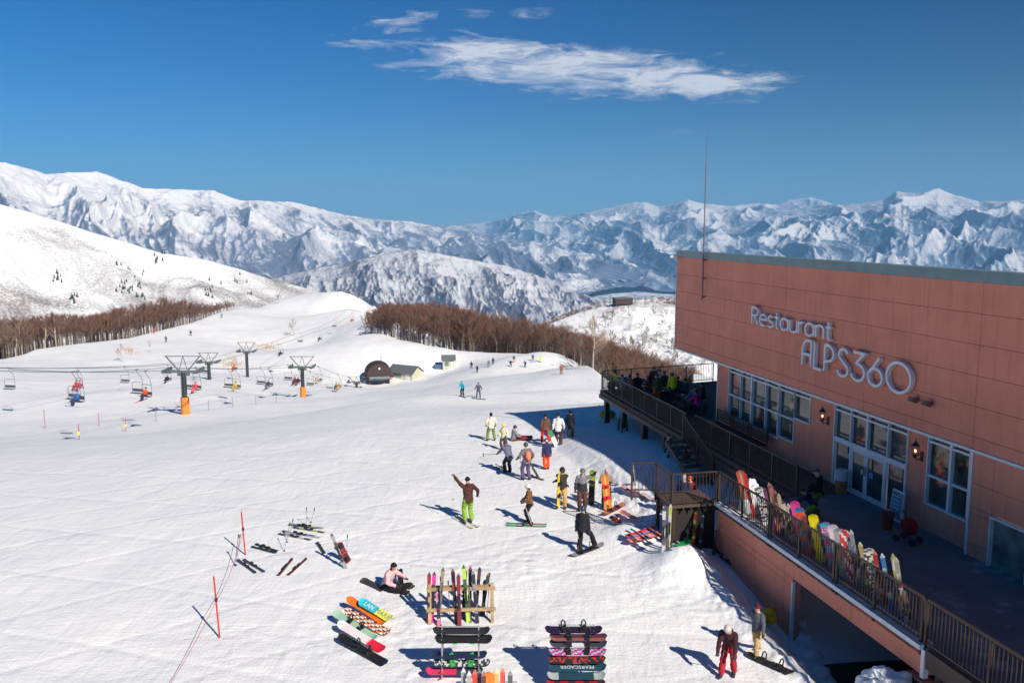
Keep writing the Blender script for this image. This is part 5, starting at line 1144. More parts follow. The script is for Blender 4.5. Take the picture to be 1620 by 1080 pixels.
stand(865,742,695,'person in a navy jacket and orange trousers standing below the scarlet trousers', 15, jacket=(.03,.035,.10), pants=(.82,.09,.02), head='cap', hcol=(.55,.45,.4), hair=(.09,.03,.02), hands=[(-.27,.05,.82),(.26,.05,.82)], feet=[(-.09,0,0),(.1,.02,0)])
stand(883,704,653,'person in a white hooded jacket and dark plum trousers between two others', -5, hclamp=(1.5,1.85), jacket=(.70,.68,.62), pants=(.07,.035,.045), head='beanie', hcol=(.03,.03,.03), hood=True, feet=[(-.10,.10,0),(.14,-.08,0)], hands=[(-.28,.05,.86),(.3,.0,.9)])
A = gp(881,705); snowboard('slim green and white snowboard held beside the leg of the person in white', A, atY(873,689,A.y), (.3,-1,.2), [(.05,.22,.10),(.6,.65,.6)], 'third', bind=0, Lfix=1.45)
stand(902,692,648,'person all in black with dark grey trousers at the edge of the shade', -20, jacket=(.015,.017,.03), pants=(.035,.035,.03), head='hood', hcol=(.012,.013,.02), hands=[(-.28,.12,.9),(.26,.05,.86)], feet=[(-.11,.06,0),(.11,-.02,0)])
M_, y = underski((757,838), (716,814), [(.62,.50,.30),(.7,.68,.6)], .14, 'pale ski under the waving skier in lime trousers')
stand(741,825,754,'waving skier in a brown jacket and lime green trousers with one arm raised', 22, jacket=(.075,.030,.024), pants=(.22,.38,.035), head='beanie', hcol=(.015,.015,.015), lean=.08, hands=[(-.50,.22,1.80),(.36,-.05,1.02)], gloves=(.18,.05,.05), boots=(.25,.25,.25), feet=[(-.12,.0,0,.1),(.12,-.03,0,.1)])
p = gp(741,825); ski_pole('white ski pole hanging from the raised hand of the waving skier', p+Vector((-.62,.05,.85)), p+Vector((-.56,.05,1.98)), (.6,.6,.6))
M_, y = underski((862,831), (803,829), [(.04,.32,.10),(.03,.25,.06),(.10,.42,.15),(.05,.04,.04)], .13, 'bright green ski under the skier with the white helmet')
stand(838,827,765,'skier with a white helmet, brown jacket and black trousers standing sideways on green skis', 88, jacket=(.17,.085,.035), pants=(.015,.015,.018), head='helmet', hcol=(.70,.66,.58), hair=(.06,.03,.03), lean=.10, hands=[(-.2,.30,.98),(.2,.34,.95)], feet=[(-.12,0,0,0),(.12,.05,0,0)])
p = gp(838,827); ski_pole('white ski pole beside the skier on green skis', p+Vector((.10,-.45,.02)), p+Vector((-.28,-.25,1.05)), (.65,.65,.62))
stand(889,803,738,'person in a dark olive hooded jacket and tan trousers walking with a yellow board', 175, jacket=(.045,.042,.035), pants=(.55,.33,.11), head='hood', hcol=(.03,.03,.028), goggles=(.02,.02,.02), hands=[(.36,.10,1.12),(-.36,.1,.85)], feet=[(-.12,.12,0),(.13,-.08,0)])
p = gp(884,803); snowboard('narrow yellow snowboard held upright beside the person in tan trousers', p+Vector((-.05,-.28,.10)), p+Vector((-.02,-.22,1.68)), (.9,-.4,0), [(.80,.62,.02)], bind=1, W=.26)
stand(921,807,740,'snowboarder in a grey and black jacket holding a lime board with an outstretched arm', 175, jacket=(.035,.035,.04), stripe=(.20,.20,.22), pants=(.10,.045,.035), head='helmet', hcol=(.12,.12,.13), goggles=(.3,.3,.32), hands=[(-.50,.20,1.62),(.28,.08,.86)], feet=[(-.10,.05,0),(.10,0,0)])
p = gp(935,799); snowboard('lime and black snowboard held upright at the end of the outstretched arm', p, atY(938,742,p.y), (-.25,-1,.1), [(.33,.42,.03),(.02,.02,.02),(.02,.02,.02)], 'half', bind=1)
stand(959,801,740,'person in a pink beanie hidden behind an upright orange snowboard', 178, jacket=(.30,.22,.22), pants=(.05,.04,.05), head='beanie', hcol=(.62,.38,.36), hands=[(-.17,.28,1.2),(.17,.28,1.2)])
p = gp(958,806); snowboard('orange and wood striped snowboard with red bindings held in front of a person', p+Vector((.10,-.15,.02)), atY(956,748,p.y-.15), (0,-1,.1), [(.62,.22,.03),(.80,.48,.16)], 'stripe', bind=1, bcol=(.65,.01,.02), W=.33)
snowboard('black snowboard under the feet of the walking black clad snowboarder', gpz(905,879,.04), gpz(952,861,.08), (0,0,1), [(.02,.02,.02),(.3,.3,.3)], 'tips', bind=1, Lfix=1.55)
stand(921,872,800,'black clad snowboarder with a dark blue helmet walking with a board on one foot', -25, jacket=(.022,.024,.022), pants=(.016,.016,.018), head='helmet', hcol=(.03,.05,.10), lean=.05, hands=[(-.26,.05,.84),(.26,.05,.82)], feet=[(-.08,-.12,.07,.3),(.42,.22,.12,-.4)])
p = gp(611,930); person('person in a pale pink jacket sitting on the snow with a snowboard on the feet', p, D2(-112), jacket=(.80,.44,.44), pants=(.018,.016,.02), head='beanie', hcol=(.018,.012,.012), hair=(.02,.012,.01), h=1.8, pelvis=(0,0,.15), lean=.42, feet=[(-.22,.74,.0,0,.5),(.20,.78,.0,0,.5)], hands=[(-.22,.58,.34),(.28,.50,.28)])
p = gp(636,926); snowboard('black snowboard strapped to the feet of the sitting person in pink', p+Vector((-.12,.55,.22)), p+Vector((.05,-.55,.22)), (-.8,-.1,.55), [(.02,.02,.022)], bind=1, Lfix=1.4)
snowboard('dark grey snowboard lying behind the sitting person in pink', gpz(578,919,.03), gpz(606,932,.03), (0,-.2,1), [(.06,.045,.045)], bind=0, Lfix=1.3)
stand(1151,1068,990,'stooping person in a white helmet, dark plum jacket and red trousers', 155, hclamp=(1.7,1.75), jacket=(.05,.018,.025), pants=(.38,.02,.035), head='helmet', hcol=(.55,.50,.47), lean=.62, pelvis=(0,-.2,.88), nod=.3, hands=[(-.22,.30,.72),(.24,.36,.70)], feet=[(-.15,-.10,0),(.14,.16,0)])
p = gp(1138,1052); ski_pole('dark ski pole beside the stooping person in red trousers', gp(1139,1056), gpz(1146,1028,.9))
stand(1197,1034,964,'person in a blue grey jacket and tan trousers striding beside the snow bank', 130, jacket=(.09,.10,.12), pants=(.50,.33,.14), head='beanie', hcol=(.12,.015,.02), pack=(.07,.10,.14), hands=[(-.34,.20,.85),(.26,-.30,.72)], feet=[(-.16,.26,0),(.14,-.30,0)], goggles=(.02,.02,.02))
snowboard('black snowboard dragged over the snow behind the striding person in tan trousers', gpz(1196,1040,.05), gpz(1243,1060,.05), (0,0,1), [(.015,.015,.017)], bind=1, Lfix=1.5)
p = gpz(1215,978,.3); t = thing('rucksack', 'yellow rucksack lying on the snow bank beside the lower wall', 'rucksack', p, .5)
m = MB(); m.smooth = True; m.ball((0,0,.1), (.28,.2,.24), 12, 9); m.ball((.05,-.15,.0), (.18,.1,.14), 10, 7); m.build('sack', fab((.80,.52,.02)), t); m = MB(); m.ball((.22,0,.28),(.14,.1,.1),8,6); m.build('hood_flap', fab((.75,.25,.05)), t)
# tiny figures down the piste
tiny = [(732,626,607,'small skier in a cyan jacket going down the piste',150,(.02,.42,.60),(.02,.02,.03)),(757,629,614,'small skier in a grey suit right of the cyan one',180,(.10,.10,.14),(.10,.10,.13)),
 (746,583,571,'tiny dark figure standing nearest the small yellow hut',160,(.05,.04,.05),(.06,.06,.07)),(755,589,582,'tiny dark figure crouching below the one near the hut',160,(.03,.03,.03),(.04,.04,.04)),(780,576,567,'tiny figure in dark navy near the crest',180,(.02,.02,.05),(.03,.03,.04)),
 (808,580,572,'tiny black figure left of the pair near the crest',180,(.03,.03,.04),(.03,.03,.03)),(813,573,565,'tiny figure with orange trousers on the crest',180,(.04,.06,.05),(.6,.25,.05)),(831,581,570,'tiny dark figure leaning in the middle of the crest',150,(.03,.03,.05),(.04,.04,.05)),
 (843,571,567,'tiny dark speck of a skier on the crest',180,(.05,.06,.09),(.05,.05,.09)),(855,573,565,'tiny figure in yellow on the crest',180,(.75,.68,.05),(.6,.55,.1)),(888,592,579,'small figure in orange brown on the right of the crest',160,(.45,.10,.03),(.25,.08,.04)),
 (773,580,574,'tiny figure in grey beside the navy one',180,(.15,.15,.18),(.2,.2,.2)),(244,527,519,'tiny figure in red at the edge of the left crest',180,(.6,.05,.06),(.5,.06,.06)),(263,541,530,'small dark skier on the left upper piste',180,(.08,.08,.09),(.06,.06,.07)),(302,531,522,'tiny dark skier right of the small dark one on the upper piste',180,(.04,.04,.05),(.05,.05,.05)),(351,503,493,'tiny skier in green on the left crest',180,(.05,.30,.12),(.1,.2,.12)),
 (608,603,592,'tiny dark figure beside the domed station',180,(.04,.02,.03),(.03,.03,.03)),(615,604,593,'tiny teal clad figure between the station and the long hut',180,(.05,.2,.2),(.2,.04,.04)),(619,600,584,'tiny pink clad figure at the corner of the long hut',170,(.7,.15,.25),(.5,.1,.15))]
for px, fr, hr, lb, yw, j, pn in tiny:
    p = gp(px, fr); person(lb, p, D2(yw), jacket=j, pants=pn, head='helmet', hcol=tuple(c*.5 for c in j) if px != 855 else (.6,.55,.05), h=max(1.55, min(1.95, (atY(px,hr,p.y).z-p.z))), feet=[(-.2,.1,0),(.2,-.05,0)], hands=[(-.38,.3,.95),(.38,.3,.95)], lean=.2, res=.04)
for (a, b, lb, c) in (((727,626),(738,629),'tiny dark snowboard under the cyan skier',(.05,.05,.06)),((752,630),(763,631),'tiny ski under the small skier in grey',(.1,.1,.1)),((769,582),(777,578),'tiny grey board lying by the navy figure',(.3,.3,.33)),((838,573),(848,572),'tiny pale board on the crest',(.4,.42,.45))):
    snowboard(lb, gpz(*a,.06), gpz(*b,.06), (0,0,1), [c], bind=0, Lfix=1.5)
# ------------------------------------------------------------------ boards lying on the snow
def lie(label, a, b, za, zb, cols, pat='plain', nrm=(0,-.25,1), **kw): return snowboard(label, gpz(*a, za), gpz(*b, zb), nrm, cols, pat, **kw)
def lettering(parent, text, size, col, loc=(0,0,.02), rot=math.pi/2, flip=False):
    c = bpy.data.curves.new('lettering', 'FONT'); c.body = text; c.size = size; c.align_x = 'CENTER'; c.align_y = 'CENTER'; c.extrude = .001
    o = bpy.data.objects.new('tmp', c); COL.objects.link(o); dg = bpy.context.evaluated_depsgraph_get(); dg.update(); me = bpy.data.meshes.new_from_object(o.evaluated_get(dg)); bpy.data.objects.remove(o)
    me.materials.clear(); me.materials.append(cm(col)); q = bpy.data.objects.new('lettering', me); COL.objects.link(q); q.parent = parent; q.location = loc; q.rotation_euler = (0,0,rot) if not flip else (math.pi,0,rot); return q
nr = (.15,-.55,.85)
b1 = lie('blue and yellow snowboard with bold lettering, farthest of the fanned row', (570,950), (620,980), .42, .22, [(.80,.72,.08),(.04,.45,.55)], 'half', nr, bind=0, W=.30); b1_ = b1
lettering(b1, 'MARK', .24, (.05,.30,.32), (0,.32,.02), math.pi/2); lettering(b1, 'LAN', .22, (.75,.8,.85), (0,-.30,.02), math.pi/2)
lie('plain orange snowboard overlapping the blue and yellow one', (550,946), (612,986), .36, .12, [(.80,.17,.02)], 'plain', nr, bind=0, W=.27)
lie('orange, white and black block patterned snowboard in the fanned row', (545,965), (617,1003), .30, .06, [(.78,.25,.08),(.75,.72,.68),(.05,.05,.07)], 'blocks', nr, bind=0)
lie('pale sage green snowboard in the fanned row', (529,968), (596,1012), .30, .06, [(.33,.52,.40)], 'plain', nr, bind=1, W=.28)
b2 = lie('bright red and white snowboard in the fanned row', (536,985), (609,1030), .26, .04, [(.75,.02,.05),(.78,.74,.72),(.78,.70,.70)], 'third', nr, bind=0); lettering(b2, 'ICO', .22, (.75,.04,.08), (0,.50,.02), math.pi/2)
lie('black snowboard with black bindings, nearest of the fanned row', (537,1006), (613,1052), .18, .06, [(.015,.013,.018)], 'plain', nr, bind=1, W=.29)
lie('brown snowboard lying crossed near the building, upper end to the right', (950,815), (991,795), .12, .12, [(.22,.05,.03),(.45,.15,.08)], 'tips', (0,-.2,1), bind=1, Lfix=1.5)
lie('dusty pink and red snowboard lying right of the brown one', (978,806), (1013,824), .15, .15, [(.45,.10,.09),(.55,.25,.25)], 'edge', (0,-.2,1), bind=0, Lfix=1.5)
lie('black snowboard with big dark red bindings near the building', (960,811), (991,838), .16, .16, [(.03,.03,.035)], 'plain', (0,-.2,1), bind=1, bcol=(.25,.015,.012), Lfix=1.5)
lie('scarlet and violet blue snowboard lying flat on the snow', (987,850), (1041,834), .16, .16, [(.75,.05,.03),(.22,.25,.55)], 'edge', (0,-.2,1), bind=0, Lfix=1.55)
lie('salmon patterned snowboard below the scarlet and violet one', (994,856), (1046,842), .12, .12, [(.65,.15,.10),(.60,.45,.40)], 'speck', (0,-.2,1), bind=-1, Lfix=1.55)
lie('teal blue patterned snowboard lying near the wall corner', (1043,856), (1093,833), .22, .22, [(.02,.22,.34),(.08,.45,.60)], 'speck', (0,-.2,1), bind=0, Lfix=1.6)
lie('grey and white snowboard between the teal and green ones', (1055,864), (1088,848), .16, .16, [(.10,.11,.15),(.5,.5,.55)], 'speck', (0,-.2,1), bind=1, Lfix=1.5)
lie('emerald green snowboard lying nearest the wall corner', (1060,871), (1098,851), .14, .14, [(.01,.33,.09)], 'plain', (0,-.2,1), bind=0, Lfix=1.55)
lie('small dark wheel patterned snowboard under the green one', (1058,872), (1080,862), .03, .03, [(.02,.03,.02),(.2,.4,.2)], 'tips', (0,-.2,1), bind=1, Lfix=1.4)
rk = [(.65,.45,.42),(.25,.10,.12),(.65,.62,.6),(.55,.10,.14),(.08,.06,.08),(.6,.5,.5)]
for i in range(6):
    x = 983+i*7.0; lie(['pale pink','dark plum','white','crimson','black','rose'][i]+' snowboard tip in the row lying at the edge of the shade', (x-2,768+i*2.2), (x+14,778+i*2.4), .12, .05, [rk[i],(.7,.6,.6)], 'speck', (0,-.3,1), bind=0, Lfix=1.2, W=.25, group=None)
# ------------------------------------------------------------------ skis lying and standing on the left
def lski(label, a, b, cols, Lf=1.65, z=.03): return ski(label, gpz(*a, z), gpz(*b, z), (0,0,1), cols, Lfix=Lf)
lski('nearer navy ski of the dark pair beside the red marker pole', (373,883), (409,909), [(.04,.045,.09)]); lski('farther navy ski of the dark pair beside the red marker pole', (381,882), (425,908), [(.04,.045,.09),(.05,.06,.07)])
lski('upper short black ski right of the farther red pole', (407,861), (438,871), [(.02,.03,.03)], 1.3); lski('lower short black ski right of the farther red pole', (405,866), (432,873), [(.02,.03,.03)], 1.3)
lski('left brown ski lying slanted on the snow', (441,909), (462,884), [(.10,.02,.015)], 1.5); lski('right brown ski lying slanted on the snow', (456,909), (485,883), [(.12,.025,.015)], 1.5)
lski('nearest black and white ski of the cluster lying far left', (446,845), (490,853), [(.05,.04,.06),(.5,.5,.5)]); lski('purple tinged ski of the cluster lying far left', (448,840), (500,848), [(.12,.06,.14),(.4,.4,.42)])
lski('yellow green ski of the cluster lying far left', (466,834), (514,842), [(.06,.06,.08),(.40,.50,.10)]); lski('farthest lime tipped ski of the cluster lying far left', (465,829), (509,835), [(.3,.32,.3),(.45,.55,.12)]); lski('pale grey ski in the middle of the cluster far left', (452,843), (507,850), [(.45,.45,.48)]); lski('small dark ski behind the cluster far left', (468,831), (492,834), [(.08,.08,.1)], 1.4)
lski('short black ski lying right of the cluster', (501,857), (515,877), [(.025,.03,.03)], 1.3)
def leanp(fn, a, b, dy, *args, **kw):
    A = gp(*a); B = atY(b[0], b[1], A.y+dy); return fn, A, B
def up_pole(label, a, b, dy=.05, col=(.03,.03,.03)): A = gp(*a); B = atY(b[0], b[1], A.y+dy); A.z -= .05; return ski_pole(label, A, B, col)
def up_skis(label, a, b, dy, cols, nrm=(0,-1,.2), spread=0, z=None, maxL=1.75):
    A = gp(*a) if z is None else atz(a[0], a[1], z); B = atY(b[0], b[1], A.y+dy)
    if (B-A).length > maxL: B = A+(B-A).normalized()*maxL
    return skis(label, A, B, nrm, cols, spread=spread)
def up_board(label, a, b, dy, cols, pat='plain', nrm=(0,-1,.2), z=None, maxL=1.62, **kw):
    A = gp(*a) if z is None else atz(a[0], a[1], z); B = atY(b[0], b[1], A.y+dy)
    if (B-A).length > maxL: B = A+(B-A).normalized()*maxL
    return snowboard(label, A, B, nrm, cols, pat, **kw)
up_pole('left of two upright ski poles behind the ski cluster', (484,831), (485,802)); up_pole('right of two upright ski poles behind the ski cluster', (491,827), (498,803)); up_pole('ski pole leaning at the left end of the ski cluster', (453,858), (464,820), .25); up_pole('second ski pole leaning at the left end of the ski cluster', (449,872), (459,826), .25)
up_pole('left ski pole standing beside the navy skis', (371,894), (377.5,845), .1, (.10,.08,.2)); up_pole('right ski pole standing beside the navy skis', (372.5,895), (380,845), .1, (.10,.08,.2))
up_skis('pair of slim grey skis standing in the snow above the brown skis', (547,899), (524,844), .35, [(.30,.31,.30),(.08,.08,.08)]); up_board('dark red snowboard propped up behind the slim grey skis', (551,890), (535,858), .25, [(.18,.02,.03),(.3,.05,.06)], 'speck', bind=1); up_pole('single upright ski pole right of the dark red board', (548,873), (550,845))
def redpole(a, b, label, mid):
    A = gp(*a); B = atY(b[0], b[1], A.y); t = thing('marker_pole', label, 'pole', A, 0, 'red marker poles holding the rope'); m = MB(); m.tube([(0,0,-.2), B-A], .026, 8); m.build('shaft', cm((.55,.03,.02)), t)
    m = MB(); q = (B-A)*mid; m.tube([q-Vector((0,0,.05)), q+Vector((0,0,.05))], .045, 8); m.build('clip', cm((.05,.02,.02)), t); return A, B
a1, b1 = redpole((388.6,877), (381.7,809), 'farther red marker pole on the left of the snow', .6); a2, b2 = redpole((348,1008), (338,911), 'nearer red marker pole on the left of the snow', .62)
m = MB(); q1 = a1.lerp(b1,.55); q2 = a2.lerp(b2,.6); q3 = gpz(262,1092,.5)
pts = [q1.lerp(q2, i/10)-Vector((0,0,.25*4*(i/10)*(1-i/10))) for i in range(11)] + [q2.lerp(q3, i/10)-Vector((0,0,.10*4*(i/10)*(1-i/10))) for i in range(1,11)]
m.tube(pts, .008, 5); m.build('rope', cm((.55,.12,.12)), label='thin red rope strung between the two red marker poles', cat='rope')
# ------------------------------------------------------------------ wooden ski rack with skis
WOOD = mat('rack_wood', (.38,.26,.14), .7, var=.3, scale=6)
A = gp(680,985); B = gp(779,983); C_ = (A+B)/2; t = thing('ski_rack', 'wooden ski rack with two rails full of leaning skis', 'ski rack', C_, math.atan2(B.y-A.y, B.x-A.x)); Lr = (B-A).length
for x in (-Lr/2, Lr/2):
    for y0 in (-.12,.62): m = MB(); m.bar((x, y0, -.1), (x, .28, 1.12), .10, .05); m.build('leg', WOOD, t)
m = MB(); m.box((0,.22,.98),(Lr+.2,.05,.10)); m.build('rail', WOOD, t); m = MB(); m.box((0,-.02,.42),(Lr+.2,.05,.10)); m.build('rail', WOOD, t); m = MB(); m.box((0,.34,1.0),(Lr+.1,.04,.1)); m.build('rail', WOOD, t)
for i, (a, b, cols, lb) in enumerate([((678,985),(679,905),[(.35,.03,.04),(.06,.05,.06)],'dark red skis at the left end of the wooden rack'),((683,984),(687,904),[(.70,.05,.30),(.08,.04,.06)],'magenta tipped skis second from the left in the wooden rack'),((682,977),(684,932),[(.03,.45,.10),(.45,.12,.03)],'short bright green skis in the wooden rack'),
   ((693,988),(701,897),[(.32,.24,.15),(.15,.10,.08)],'tan skis in the wooden rack'),((695,990),(692,935),[(.65,.15,.30),(.5,.45,.5)],'short pink and white skis low in the wooden rack'),((722,986),(716,899),[(.03,.02,.02),(.22,.07,.04)],'black and rust skis in the middle of the wooden rack'),((727,990),(725,907),[(.22,.03,.05)],'thin wine red skis in the middle of the wooden rack'),
   ((741,984),(733,893),[(.45,.60,.08),(.05,.12,.05)],'lime tipped skis in the wooden rack'),((733,979),(736,900),[(.02,.07,.07),(.03,.03,.03)],'dark teal skis behind the lime tipped ones'),((743,980),(744,895),[(.03,.03,.035),(.35,.05,.03)],'black skis with red middles in the wooden rack'),((755,985),(748,903),[(.04,.04,.05),(.25,.25,.27)],'slanted black and grey skis in the wooden rack'),
   ((752,975),(759,896),[(.10,.05,.05),(.03,.03,.03)],'dark brown skis with rounded tips in the wooden rack'),((762,972),(773,906),[(.07,.06,.06),(.35,.15,.07)],'short brown skis at the right end of the wooden rack'),((764,975),(767,916),[(.03,.025,.03)],'short black skis at the right end of the wooden rack')]):
    up_skis(lb, a, b, .38, cols, maxL=1.95)
for i, (a, b, lb) in enumerate([((671,981),(689,912),'ski pole leaning at the left of the wooden rack'),((745,985),(742,925),'ski pole leaning in the middle of the wooden rack'),((697,990),(697,912),'ski pole between the tan and the pink skis'),((712,978),(709,918),'ski pole left of the black and rust skis'),((770,978),(775,905),'ski pole at the right end of the wooden rack')]): up_pole(lb, a, b, .3)
for i, (px, c, lb) in enumerate([(733,(.25,.28,.3),'grey'),(742,(.35,.33,.3),'stone coloured'),(751,(.55,.05,.04),'red'),(758,(.05,.06,.07),'black'),(765,(.14,.05,.04),'brown'),(773,(.80,.20,.03),'wide orange'),(785,(.55,.40,.12),'thin ochre'),(795,(.70,.08,.05),'red and white'),(807,(.10,.10,.11),'dark grey')]):
    T = atz(px, 1056+(i*5)%7, 1.5); A = Vector((T.x, T.y-.35, .05)); (snowboard if px == 773 else skis)(lb+(' snowboard' if px == 773 else ' skis')+' standing upright in the row at the bottom edge', A, T, (0,-1,.2), [c, tuple(min(.7, q*2.2+.05) for q in c)])
t = thing('ski_rack', 'low steel rack holding the upright skis at the bottom edge', 'ski rack', Vector((atz(770,1075,.8).x, atz(770,1075,.8).y-.1, 0)), 0)
m = MB(); m.tube([(-.75,0,.8),(.75,0,.8)], .02, 6); m.tube([(-.75,0,.8),(-.75,-.3,0)], .02, 6); m.tube([(.75,0,.8),(.75,-.3,0)], .02, 6); m.build('frame', STEEL, t)
# ------------------------------------------------------------------ steel snowboard racks
def rack(pxl, pxr, rt_, label):
    a = atz(pxl, rt_, 1.45); b = atz(pxr, rt_, 1.45); t = thing('snowboard_rack', label, 'snowboard rack', ((a.x+b.x)/2, (a.y+b.y)/2, 0), 0, 'steel racks with stacked snowboards'); w_ = b.x-a.x
    for sx in (-1,1):
        m = MB(); m.tube([(sx*w_/2,.02,1.5),(sx*w_/2,-.12,0)], .022, 6); m.tube([(sx*w_/2,.02,1.45),(sx*w_/2,.55,0)], .022, 6); m.build('upright', STEEL, t)
        m = MB()
        for q in range(8): z = .17+q*.17; m.bar((sx*w_/2,-.10+.1*z,z-.05),(sx*w_/2,-.32+.1*z,z+.03),.02)
        m.build('arm', STEEL, t)
    m = MB(); m.tube([(-w_/2,.02,1.48),(w_/2,.02,1.48)], .022, 6); m.build('top_bar', STEEL, t); return t
rack(699,757,993,'left steel snowboard rack below the wooden ski rack'); rack(885,939,990,'right steel snowboard rack with a tall pile of boards')
def rb(label, a, b, z, cols, pat='plain', bind=1, bcol=None, nrm=(0,-.28,1), **kw):
    A = atz(*a, z); B = atz(*b, z); B.y = A.y = (A.y+B.y)/2; return snowboard(label, A, B, nrm, cols, pat, bind=bind, bcol=bcol, W=.28, Lfix=1.53, **kw)
rb('top black snowboard with a white mark on the left rack', (684,998), (776,997), 1.38, [(.03,.025,.04)], bind=0)
rb('second black snowboard with vivid green bindings on the left rack', (684,1011), (783,1010), 1.18, [(.018,.016,.03)], bind=-1, bcol=(.06,.60,.06), nrm=(0,-.45,.9))
rb('navy snowboard low on the left rack', (683,1036), (768,1035), .70, [(.02,.03,.07)], bind=-1); rb('white and black snowboard second lowest on the left rack', (686,1049), (775,1048), .50, [(.05,.06,.06),(.6,.6,.6)], 'speck', bind=1, bcol=(.05,.4,.08))
rb('snowboard with a crimson left end, lowest on the left rack', (673,1062), (765,1061), .28, [(.05,.05,.07),(.62,.04,.12),(.62,.04,.12)], 'half', bind=0)
for i, (a, b, cols, pat, lb, bd) in enumerate([((860,999),(954,993),[(.025,.015,.04)],'plain','top black snowboard with bindings up on the right rack',1),((867,1010),(962,1006),[(.10,.03,.06),(.25,.10,.06)],'edge','plum brown snowboard second on the right rack',1),((867,1020),(962,1016),[(.05,.05,.07),(.6,.62,.64),(.06,.06,.1)],'third','grey snowboard with a pale right end on the right rack',1),
   ((868,1031),(959,1030),[(.60,.03,.20),(.15,.12,.35),(.5,.5,.55)],'blocks','pink and violet snowboard on the right rack',1),((866,1045),(958,1041),[(.02,.03,.035),(.45,.04,.03)],'speck','black snowboard with red flecks on the right rack',-1),((868,1057),(958,1053),[(.02,.07,.10)],'plain','dark teal snowboard with pale lettering on the right rack',0),
   ((868,1069),(955,1068),[(.02,.06,.09),(.35,.4,.4)],'tips','deep blue snowboard below the lettered one on the right rack',0),((864,1081),(958,1081),[(.35,.02,.03),(.05,.03,.04)],'bands','dark red snowboard lowest on the right rack',0)]):
    b_ = rb(lb, a, b, 1.40-i*.165, cols, pat, bind=bd)
    if i == 5: lettering(b_, 'PEARSCADER', .15, (.62,.66,.68), (0,0,.016), -math.pi/2)
# ------------------------------------------------------------------ upright skis near the building
for a, b, cols, lb in [((1004,768),(1000,734),[(.30,.38,.38),(.5,.5,.5)],'grey skis standing at the left end of the stair railing'),((1046,806),(1048,782),[(.10,.35,.12)],'short green skis standing left of the white ones'),
       ((1096,862),(1101,809),[(.75,.06,.03),(.75,.55,.05)],'red and yellow skis standing before the dark recess'),((1107,866),(1112,814),[(.04,.04,.06),(.3,.3,.32)],'dark slim skis right of the red and yellow ones'),((1129,878),(1133,838),[(.05,.05,.06)],'dark skis leaning at the corner of the lower wall'),
       ((1171,905),(1169,862),[(.04,.06,.38)],'blue skis leaning on the lower wall'),((1203,916),(1202,862),[(.16,.10,.07),(.4,.38,.36)],'brown skis leaning on the lower wall'),]:
    up_skis(lb, a, b, .05, cols, nrm=(-.6,-1,.2))
for px_, cols, lb in [(1050,[(.65,.64,.60),(.12,.12,.12)],'white skis standing left of the landing'),(1061,[(.55,.50,.50),(.35,.08,.10)],'rosy white skis standing in the middle before the landing'),(1067,[(.50,.58,.10),(.6,.6,.6)],'lime and white skis standing before the landing'),(1056,[(.10,.10,.14)],'dark short skis beside the rosy white ones')]:
    o_ = min(np.linspace(7.25, 9.5, 120), key=lambda o: abs(project(wl(.55, o, 1.0))[0]-px_)); q_ = wl(.55+(px_%3)*.25, float(o_)); g_ = gz(q_.x, q_.y)
    skis(lb, (q_.x, q_.y, g_-.08), (q_.x+.03*((px_%4)-1.5), q_.y+.12, g_+1.55), (-.5,-1,.2), cols)
for a, b, lb in [((947,668),(948,640),'left pole by the far terrace post'),((956,668),(956,635),'tall thin pole by the far terrace post'),((964,664),(961,642),'right pole by the far terrace post'),((1085,858),(1088,822),'pole left of the red and yellow skis')]: up_pole(lb, a, b)
p = gp(961,662); m = MB(); m.smooth = True; m.ball((0,0,.3), (.55,.3,.28), 12, 7); m.box((0,-.3,.28), (.9,.06,.3)); o = m.build('sledge', cm((.60,.34,.05)), label='ochre sledge left under the corner of the far terrace', cat='sledge'); o.location = p
for i, (a, b, cols, lb) in enumerate([((1050,722),(1058,688),[(.65,.66,.66),(.05,.06,.06)],'white skis leaning under the terrace'),((1057,724),(1062,690),[(.04,.04,.05),(.6,.6,.62)],'black and white skis leaning under the terrace'),((1070,728),(1073,704),[(.10,.25,.12)],'dark green skis leaning under the terrace'),((978,680),(980,660),[(.04,.12,.08)],'small dark green skis at the first terrace post'),((984,684),(985,662),[(.05,.06,.07)],'small black skis at the first terrace post'),((992,682),(992,664),[(.06,.1,.1)],'small teal skis right of the first terrace post')]): up_skis(lb, a, b, .1, cols)
for i, (px, row) in enumerate(((1150,883),(1157,893),(1137,872),(1216,925))): lski(['upper','second','leftmost','lowest'][i]+' dark ski half sunk in the shaded snow by the lower wall', (px-8,row-6), (px+9,row+5), [(.03,.03,.04)], 1.2, .08)
# ------------------------------------------------------------------ boards leaning on the deck railing
def onrail(px, row, cols, label, kind='board', pat='plain', lean=.42, bind=1, W=.29, dx=0):
    s, z = wpix(px, row, RAILO-.16); z = min(z, DECK+1.72); A = wl(s-dx, RAILO-.16-lean, DECK+.01); B = wl(s, RAILO-.16, z)
    nb_ = Vector((WN.x*.5, WN.y*.5-.87, .3))
    if kind == 'board': return snowboard(label, A, B, nb_, cols, pat, bind=-bind, W=W, group=None)
    return skis(label, A, B, nb_, cols)
onrail(1170,742,[(.70,.10,.08),(.35,.50,.20),(.8,.6,.55)],'coral red and green snowboard, farthest one on the deck railing',pat='stripe'); onrail(1178,749,[(.60,.04,.05)],'thin red skis right of the coral snowboard','skis')
onrail(1199,768,[(.72,.72,.70),(.04,.04,.05)],'white and black starred snowboard on the deck railing',pat='speck'); onrail(1209,772,[(.20,.05,.16)],'purple skis right of the starred snowboard','skis'); onrail(1216,762,[(.30,.16,.10),(.5,.3,.2)],'tall wood brown skis on the deck railing','skis'); onrail(1219,766,[(.45,.12,.14),(.2,.1,.08)],'rose skis beside the wood brown ones','skis')
